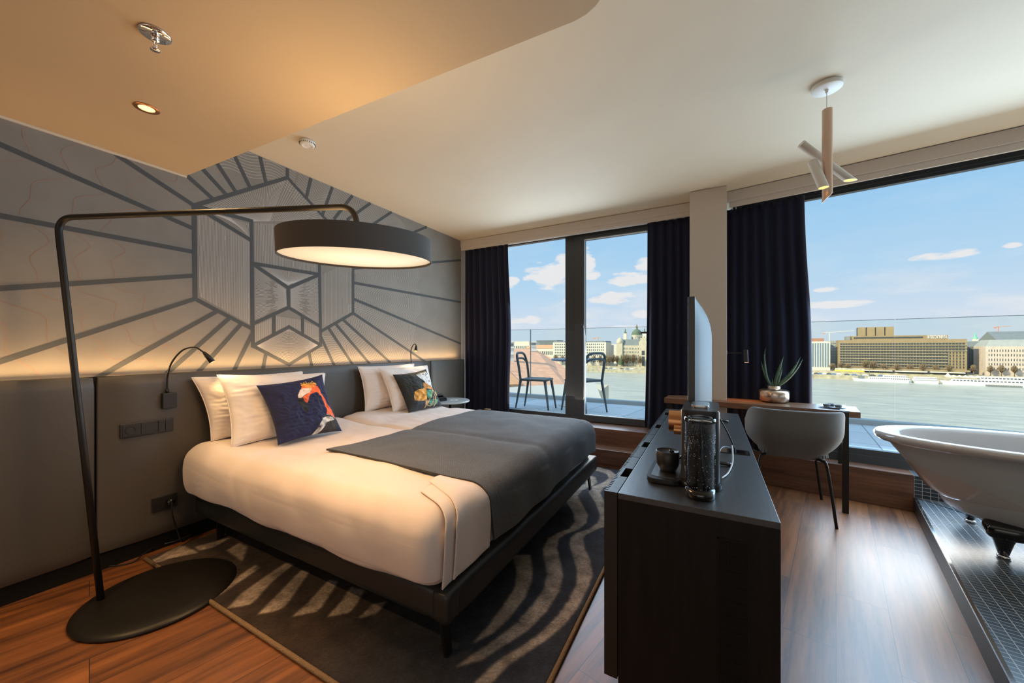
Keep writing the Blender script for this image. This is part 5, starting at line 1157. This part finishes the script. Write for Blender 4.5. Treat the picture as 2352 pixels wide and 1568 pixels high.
# --- left (seen through the balcony door)
building('pale low building with a shallow roof behind the tiled roof, between the two white chimneys', 1178, 1216, 788, 90, 40, cw, 3, 8, group=g, roof=('hip', 3, cc))
gr_, L, hz = building('dark glass roofed block on the skyline behind the orange roof', 1232, 1280, 781, 160, 30, cslate, 1, 20, wz=(.90, .99), wm=winb, group=g)
building('long low house with an orange tiled roof left of the white office block', 1208, 1272, 800, 30, 26, cw, 2, 14, group=g, roof=('gable', 5, corg))
building('white office block with even rows of square dark windows behind the terrace table', 1270, 1392, 786, 24, 30, cw, 7, 26, wz=(.12, .97), ww=.42, wh=.48, group=g, roof=('hip', 1.6, cslate))
building('plain tan block right of the white office block', 1391, 1400, 792, 58, 25, cpink, 6, 3, group=g)
building('white windowless block beyond the bare trees, left of the palace', 1398, 1420, 790, 120, 25, cw, group=g)
pa, L, hz = building('ornate cream riverside palace with grey mansard roofs and arched gable', 1417, 1500, 793, 22, 40, cc, 5, 22, wz=(.10, .93), ww=.30, wh=.5, group=g, roof=('hip', 7.5, cslate))
bpart(pa, 'gable', cc, [(L*.62, L*.86, -1.2, 3, 0, hz+5), (L*.66, L*.82, -1.2, 3, hz+5, hz+9), (L*.71, L*.77, -1.2, 3, hz+9, hz+11)])
bpart(pa, 'arch_window', winm, [(L*.70, L*.78, -1.4, -1, hz*.55, hz*.75), (L*.70, L*.78, -1.4, -1, hz*.32, hz*.48), (L*.70, L*.78, -1.4, -1, 1, 8)])
bm = BM(); box(bm, 0, 7, -1.5, 6, 0, hz+3); lathe(bm, [(4.2, hz+3), (4.4, hz+5), (3.6, hz+7.5), (1.6, hz+9), (.3, hz+10), (0, hz+13)], (3.5, 2, 0), 12); tw = obj('corner_tower', bm, cc, pa)
# basilica
bo = 520; bp = fr(1459, bo); bt0 = bp.x*cv[0]+bp.y*cv[1]; sc1 = bt0/F  # metres per pixel there
bs_ = thing('basilica', 'domed basilica with green cupola and two bell towers on the skyline', 'church', (bp.x, bp.y, BZ), 0, None)
def bz(v): return H+(CY-v)*sc1-BZ
bm = BM(); box(bm, -30*sc1, 26*sc1, 4*sc1, 40*sc1, 0, bz(786)); obj('walls', bm, cw, bs_)
bm = BM(); lathe(bm, [(14*sc1, 0), (14*sc1, bz(782)), (11.5*sc1, bz(781)), (11.5*sc1, bz(771)), (13*sc1, bz(770)), (13*sc1, bz(769)), (0, bz(769))], (0, 20*sc1, 0), 32); dr_ = obj('drum', bm, cw, bs_)
bm = BM(); lathe(bm, [(11.5*sc1, bz(770)), (11.6*sc1, bz(767)), (10.4*sc1, bz(762)), (7.6*sc1, bz(758)), (4*sc1, bz(755.5)), (2.6*sc1, bz(755)), (2.4*sc1, bz(750)), (3*sc1, bz(749.5)), (1.6*sc1, bz(747)), (.5*sc1, bz(745)), (0, bz(741))], (0, 20*sc1, 0), 32); obj('dome', bm, cgreen, bs_)
bm = BM()
for k in range(16): a = 2*PI*k/16; bx_ = 11.6*sc1*math.cos(a); by_ = 20*sc1+11.6*sc1*math.sin(a); box(bm, bx_-.5*sc1, bx_+.5*sc1, by_-.5*sc1, by_+.5*sc1, bz(779), bz(773.5))
obj('drum_windows', bm, winm, dr_)
for du in (-23, 20):
    bm = BM(); box(bm, (du-3.6)*sc1, (du+3.6)*sc1, 0, 7*sc1, 0, bz(765)); lathe(bm, [(3.3*sc1, bz(765)), (2.6*sc1, bz(762)), (1.2*sc1, bz(760)), (1.3*sc1, bz(757)), (.5*sc1, bz(755)), (0, bz(751))], (du*sc1, 3.5*sc1, 0), 16, mi=1); obj('bell_tower', bm, [cw, cgreen], bs_)
# --- right bay
b1, L, hz = building('white office building with tall dark arched window bays behind the aloe curtain', 1840, 1907, 784, 30, 30, cw, 1, 11, wz=(.10, .95), ww=.6, wh=.98, wm=winb, group=g)
bpart(b1, 'attic', crf, [(0, L*.8, 4, 24, hz, hz+3.4)], 'red brown attic storey'); 
building('narrow grey concrete block squeezed left of the great ochre hotel', 1907, 1926, 782, 64, 26, cbk, 9, 4, wz=(.1, .95), ww=.3, wh=.25, group=g)
cpb = fm('balcony_beige', (.40, .31, .19))
ho, L, hz = building('great ochre slab hotel with rows of balconies across the river', 1926, 2221, 779.5, 26, 26, ctan, group=None)
hcells = []
for r in (8, 7, 6, 5, 4, 3, 2, 1, 0):
    z = hz*(.20+.083*r); nW = 42
    for k in range(nW): hcells.append((L*(.012+.976*(k+.5)/nW), L/nW*(.16 if r < 6 and k > nW*.86 else .36), z, hz*.029))
    bm = BM(); box(bm, .5, L*(1 if r > 5 else .865), -.8, 0, z-hz*.043, z-hz*.026); obj('balcony_band', bm, cpb, ho)
windows(ho, hcells, winm, -.25, .02)
bpart(ho, 'upper_storey', ctan, [(L*.10, L*.885, 5, 22, hz, hz+3.9)]); bpart(ho, 'ribbon_window', winm, [(L*.14, L*.70, 4.8, 5.1, hz+1.3, hz+2.7)])
bpart(ho, 'penthouse', ctan, [(L*.18+6.5*k*1.0, L*.18+6.5*k+5.6, 8, 20, hz+3.9, hz+12.5) for k in range(4)]); bpart(ho, 'penthouse_recess', winm, [(L*.18, L*.18+25, 8.6, 19, hz+3.9, hz+12.2)])
bpart(ho, 'plant_room', cg, [(L*.07, L*.11, 4, 20, hz, hz+3.6)])
bpart(ho, 'podium', ctan, [(0, L, -8, 0, hz*.08, hz*.13)]); bpart(ho, 'podium_windows', winm, [(3, L-4, -7.8, -.1, 0.2, hz*.08)]); bpart(ho, 'awning', cw, [(L*(.20+.26*k), L*(.20+.26*k)+L*.235, -12, -8, hz*.045, hz*.075) for k in range(3)])
cu = bpy.data.curves.new('sign', 'FONT'); cu.body = 'INTERCONTINENTAL'; cu.size = 4.1; cu.extrude = .1; cu.space_character = 1.05; to = bpy.data.objects.new('sign', cu); C.objects.link(to)
dg = bpy.context.evaluated_depsgraph_get(); me_ = bpy.data.meshes.new_from_object(to.evaluated_get(dg)); bpy.data.objects.remove(to)
wT = max(v.co.x for v in me_.vertices); so = link('sign', me_, M['signw'], ho); so.rotation_euler = (PI/2, 0, 0); so.scale = (L*.145/wT, 1, 1); so.location = (L*.735, 4.7, hz+.75); so['label'] = 'white roof sign lettering'
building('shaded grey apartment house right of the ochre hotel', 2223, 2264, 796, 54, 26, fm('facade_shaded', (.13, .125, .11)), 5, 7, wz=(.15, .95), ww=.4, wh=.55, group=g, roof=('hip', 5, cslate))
building('pale pink apartment house with balconies at the right end of the far bank', 2264, 2420, 795, 22, 26, cpink, 5, 22, wz=(.16, .93), ww=.28, wh=.5, group=g, roof=('hip', 5.5, cbk))
building('long white roofed hall rising behind the shaded grey apartment house', 2222, 2300, 783, 110, 30, cw, group=g)
building('dark sloping roof behind the pink apartment house', 2296, 2420, 786, 140, 60, cslate, group=g, roof=('gable', 12, cslate))
cp_ = fr(2242, 140); sct = (cp_.x*cv[0]+cp_.y*cv[1])/F; sp2 = thing('church_spire', 'green copper church spire behind the white hall', 'church', (cp_.x, cp_.y, BZ))
def z2(v): return H+(CY-v)*sct-BZ
bm = BM(); box(bm, -3.5*sct, 3.5*sct, 0, 7*sct, 0, z2(778)); obj('tower', bm, cw, sp2); bm = BM(); lathe(bm, [(4.5*sct, z2(778)), (3*sct, z2(774)), (1.6*sct, z2(773)), (1.6*sct, z2(769)), (0, z2(762))], (0, 3.5*sct, 0), 12); obj('spire', bm, mat('spire_green', (.16, .42, .24), .7), sp2)
red = mat('crane_red', (.55, .22, .14), .6)
def crane(label, u, off, ytop, ul, ur, m, name='tower_crane'):
    p = fr(u, off); s = (p.x*cv[0]+p.y*cv[1])/F; t = thing(name, label, 'crane', (p.x, p.y, BZ), 0, 'tower cranes on the skyline'); zt = H+(CY-ytop)*s-BZ
    bm = BM(); box(bm, -.6*s, .6*s, -.6*s, .6*s, 0, zt+2*s); obj('mast', bm, m, t)
    bm = BM(); box(bm, (ul-u)*s, (ur-u)*s, -.5*s, .5*s, zt-.5*s, zt+.5*s)
    for v in bm.verts: v.co.z += max(0, v.co.x)*.10*(1 if name != 'x' else 0)
    obj('jib', bm, m, t)
    bm = BM(); box(bm, (ul-u)*s, (ul-u+4)*s, -.8*s, .8*s, zt-2.6*s, zt-.4*s); obj('counterweight', bm, red, t); return t
crane('white tower crane with long jib above the white office building', 1905, 200, 764, 1893, 1948, cw); crane('red and white tower crane at the right edge of the skyline', 2293, 260, 751, 2286, 2312, red)
crane('distant pale tower crane above the white office block seen through the sash', 1374, 400, 776, 1362, 1377, corg)
# embankment traffic
def simple(name, label, cat, u0, u1, y0, y1, off, dep, m, group=None, zoff=0):
    a, b = fr(u0, off), fr(u1, off); z0 = zat((u0+u1)/2, y1, off); z1 = zat((u0+u1)/2, y0, off); d = (b-a); L = d.length; d.normalize()
    t = thing(name, label, cat, (a.x, a.y, z0), math.atan2(d.y, d.x), group); return t, L, z1-z0
t, L, hz = simple('tram', 'long yellow tram on the embankment left of the ochre hotel', 'tram', 1917, 1985, 843.5, 850.5, 19, 3, None)
tz = BZ-t.location.z+.05
yel = mat('tram_yellow', (.80, .52, .06), .6)
bm = BM(); box(bm, 0, L, -2.6, 0, tz, tz+hz*.55, bevel=.1); obj('body', bm, yel, t); bm = BM(); box(bm, .3, L-.3, -2.5, -.1, tz+hz*.9, tz+hz*1.05); obj('roof', bm, cw, t); bm = BM()
for k in range(22): box(bm, L*(k+.12)/22, L*(k+.88)/22, -2.62, 0, tz+hz*.52, tz+hz*.92)
obj('windows', bm, cw, t)
t0 = tz
rr2 = random.Random(11)
def car(u, off, lab, col, zb):
    p = fr(u, off); bm = BM(); box(bm, -2.1, 2.1, -.9, .9, .3, .95, bevel=.15); box(bm, -1.2, 1.1, -.8, .8, .9, 1.5, bevel=.2)
    for s in (-1.3, 1.3): cyl(bm, (s, -.92, .32), (s, .92, .32), .32, seg=12)
    o = obj('car', bm, col, None); o.location = (p.x, p.y, zb); return tag(o, lab, 'car', 'cars on the embankment road')
cars = [mat('car_white', (.7, .7, .68), .3), mat('car_dark', (.08, .09, .1), .3), mat('car_blue', (.12, .2, .35), .3)]
for k, u in enumerate((1866, 1875, 1885, 1894, 1904, 1915, 1927, 1945, 1962, 1988, 2004, 2023)): car(u, 8, 'small %s car parked along the lower quay road' % ('white', 'dark', 'blue')[k % 3], cars[k % 3], WZ+3.62)
for k, u in enumerate((1392, 1402, 1412, 1428, 1441, 1452)): car(u, 8, 'small %s car on the quay road seen through the balcony door' % ('white', 'dark', 'blue')[(k+1) % 3], cars[(k+1) % 3], WZ+3.62)
# bare riverside trees
bark = mat('bare_branches', (.20, .135, .07), .9); barkd = mat('evergreen', (.05, .085, .035), .9)
def tree(u, yt, off, w, lab, m, seed, cone=False):
    p = fr(u, off); s = (p.x*cv[0]+p.y*cv[1])/F; h = H+(CY-yt)*s-BZ; t = thing('tree', lab, 'tree', (p.x, p.y, BZ-.02), 0, 'bare trees on the far bank' if not cone else None); r = w*s/2*.85; rg = random.Random(seed)
    bm = BM(); cyl(bm, (0, 0, 0), (0, 0, h*.5), .35, .2, seg=6); obj('trunk', bm, bark, t)
    bm = BM()
    if cone: lathe(bm, [(r, h*.12), (r*.75, h*.4), (r*.4, h*.7), (0, h)], (0, 0, 0), 10)
    else:
        for k in range(120):
            a = rg.uniform(0, 2*PI); e = rg.uniform(.15, 1.45); q = Vector((math.cos(a)*math.cos(e)*r, math.sin(a)*math.cos(e)*r, h*.35+math.sin(e)*h*.62)); st0 = Vector((0, 0, h*rg.uniform(.25, .5))); tube(bm, [st0, st0.lerp(q, .6)+Vector((rg.uniform(-1, 1), rg.uniform(-1, 1), .5)), q], .09, 4, radii=[.16, .11, .06])
    c_ = obj('crown', bm, m, t); return t
for k, (u, yt, w) in enumerate(((1276, 813, 20), (1292, 815, 20), (1350, 816, 18), (1364, 815, 18), (1378, 815, 20), (1392, 814, 24), (1399, 816, 20), (1408, 812, 24), (1417, 815, 20), (1434, 813, 22), (1440, 811, 26), (1455, 812, 22), (1470, 816, 16))): tree(u, yt, 17+(k % 3)*1.5, w, 'bare brown riverside tree on the far bank seen through the balcony door', bark, k)
tree(1427, 813, 17, 12, 'dark pointed evergreen among the bare riverside trees', barkd, 50, True)
for k, (u, yt, w) in enumerate(((1912, 833, 18), (1932, 830, 20), (1948, 834, 18), (1990, 824, 28), (2006, 827, 24), (2030, 834, 20), (2060, 834, 20), (2090, 835, 18), (2120, 834, 20), (2150, 836, 16), (2180, 836, 18), (2236, 836, 16), (2275, 838, 14), (2300, 837, 16), (2330, 838, 14))): tree(u, yt, 18+(k % 2), w, 'bare brown tree in front of the ochre hotel and its neighbours', bark, 20+k)
# moored ships
hull = mat('ship_white', (.80, .80, .76), .4); deckm = mat('ship_canvas', (.74, .66, .48), .7)
def ship(label, u0, u1, ywl, ytop, decks, seed, bow=True):
    off = -9; a, b = fr(u0, off), fr(u1, off); d = b-a; L = d.length; d.normalize(); s = (a.lerp(b, .5).x*cv[0]+a.lerp(b, .5).y*cv[1])/F; H_ = (ywl-ytop)*s
    t = thing('ship', label, 'ship', (a.x, a.y, WZ+.02), math.atan2(d.y, d.x), 'white ships moored at the far quay')
    bm = BM(); n = 9; pts = [(0, 0)]+[(L*.10, -3.8), (L*.95, -4), (L, -2), (L, 2), (L*.95, 4), (L*.10, 3.8)]; h1 = H_*.30
    lo_ = [bm.verts.new((x+(1.5 if x == 0 else 0), y*.85, -.3)) for x, y in pts]; up2 = [bm.verts.new((x, y, h1*(1.35 if x == 0 else 1))) for x, y in pts]; bm.faces.new(lo_[::-1]); bm.faces.new(up2)
    for i in range(len(pts)): bm.faces.new((lo_[i], lo_[(i+1) % len(pts)], up2[(i+1) % len(pts)], up2[i]))
    obj('hull', bm, hull, t)
    for k, (f0, f1) in enumerate(decks):
        z0 = h1+k*H_*.30; bm = BM(); box(bm, L*f0, L*f1, -3.3+k*.3, 3.3-k*.3, z0, z0+H_*.28); dk_ = obj('deck_house', bm, hull, t)
        nW = int(26*(f1-f0))+2; windows(dk_, [(L*(f0+(f1-f0)*(j+.5)/nW), L*(f1-f0)/nW*.34, z0+H_*.14, H_*.05) for j in range(nW)], winm, -3.36+k*.3, -3.2+k*.3)
    return t, L, H_
s1, L, hh = ship('white river ship with dark foredeck moored left of the pair', 1957, 2092, 879, 862, [(.30, .97), (.55, .93)], 1)
bm = BM(); tube(bm, [(L*.16, 0, hh*.3), (L*.16, 0, hh*1.0)], .15, 6); tube(bm, [(L*.31, 0, hh*.6), (L*.31, 0, hh*2.2)], .15, 6); obj('mast', bm, cslate, s1); bm = BM(); box(bm, L*.11, L*.22, -2, 2, hh*.35, hh*.72); obj('bridge', bm, cslate, s1)
s2, L, hh = ship('short white restaurant ship in the middle of the moored row', 2094, 2155, 879, 863, [(.05, .98), (.1, .9)], 2)
s3, L, hh = ship('long white passenger ship moored at the right with canvas awnings', 2158, 2400, 881, 857, [(.12, .97), (.40, .95)], 3)
for k in range(6):
    bm = BM(); x = L*(.06+.06*k); v_ = [bm.verts.new(q) for q in ((x, -3, hh*.75), (x+L*.055, -3, hh*.75), (x+L*.055, 3, hh*.75), (x, 3, hh*.75), (x+L*.027, 0, hh*(1.15 if k == 0 else .95)))]
    for f in ((0, 1, 4), (1, 2, 4), (2, 3, 4), (3, 0, 4), (0, 3, 2, 1)): bm.faces.new([v_[i] for i in f])
    obj('awning', bm, deckm, s3)
t, L, hz = simple('landing_stage', 'low dark floating landing stage in front of the long passenger ship', 'pontoon', 2266, 2346, 878, 884, -16, 4, None)
bm = BM(); box(bm, 0, L, -2, 2, WZ-t.location.z+.0, WZ-t.location.z+1.3); obj('float', bm, cslate, t); bm = BM()
for k in range(14): box(bm, L*k/14, L*k/14+.3, -2, -1.7, WZ-t.location.z+1.3, WZ-t.location.z+2.6)
obj('railing', bm, cw, t)
# neighbouring tiled roof just below the terrace
tile = tilemat('roof_tiles', (.58, .30, .17), (.40, .20, .12), (.33, .12), .85, .55)
def G(u, v, t): return Tp(u, v, t)
nb = thing('neighbour_house', 'neighbouring house with a broad terracotta tiled roof below the terrace', 'house', (-9, 26, -6))
def quad(name, pts, m, th=.12):
    bm = BM(); v = [bm.verts.new(p) for p in pts]; f = bm.faces.new(v); bm.normal_update()
    r = bmesh.ops.extrude_face_region(bm, geom=[f]); 
    for x in r['geom']:
        if isinstance(x, bmesh.types.BMVert): x.co.z -= th
    bmesh.ops.recalc_face_normals(bm, faces=bm.faces[:]); return lc(obj(name, bm, m, nb), nb)
quad('tiled_roof', [G(1120, 890, 13), G(1295, 882, 17), G(1345, 872, 19), G(1300, 848, 27), G(1275, 826, 31), G(1229, 801, 38), G(1120, 799, 33)], tile)
quad('metal_verge', [G(1100, 925, 10.5), G(1385, 925, 11.5), G(1365, 872, 19.2), G(1296, 882, 17), G(1120, 890, 13)], mat('sheet_metal_roof', (.46, .42, .35), .6, bump=.2, scale=2), .3)
quad('hip_roof', [G(1100, 884, 12.5), G(1200, 882, 14.6), G(1160, 842, 20), G(1100, 830, 20)], mat('hip_tiles', (.58, .28, .12), .85, var=.2, scale=6), .3)
bm = BM(); a = G(1120, 890, 13.3); bm2 = [G(1130, 797, 34), G(1225, 797, 38)]; prism(bm, [(-11, 9.5), (-5.3, 11.2), (-7.6, 31), (-21, 30)], -28, -1.9); lc(obj('walls', bm, cc, nb), nb)
plast = fm('chimney_plaster', (.66, .63, .56)); 
for u0, u1, y0, y1, t_ in ((1160, 1181, 783, 817, 24), (1219, 1232, 784, 808, 34)):
    a = G(u0, y1, t_); b = G(u1, y1, t_); zt = G(u0, y0, t_).z; c_ = thing('chimney', 'white plastered chimney on the tiled roof, nearest the curtain' if u0 < 1200 else 'white plastered chimney on the tiled roof, beside the balustrade post', 'chimney', (a.x, a.y, a.z-.6), math.atan2(b.y-a.y, b.x-a.x), 'white chimneys on the tiled roof'); Lc = (b-a).length; hc = zt-a.z+.6
    bm = BM(); box(bm, 0, Lc, 0, .8, 0, hc); obj('stack', bm, plast, c_)
    for f in (.45, .72, .97): bm = BM(); box(bm, -.05, Lc+.05, -.06, .86, hc*f-.03, hc*f+.03); obj('ledge', bm, plast, c_)
    bm = BM(); box(bm, .04, Lc-.04, -.01, .81, hc*.78, hc*.9); obj('flue_opening', bm, cslate, c_)
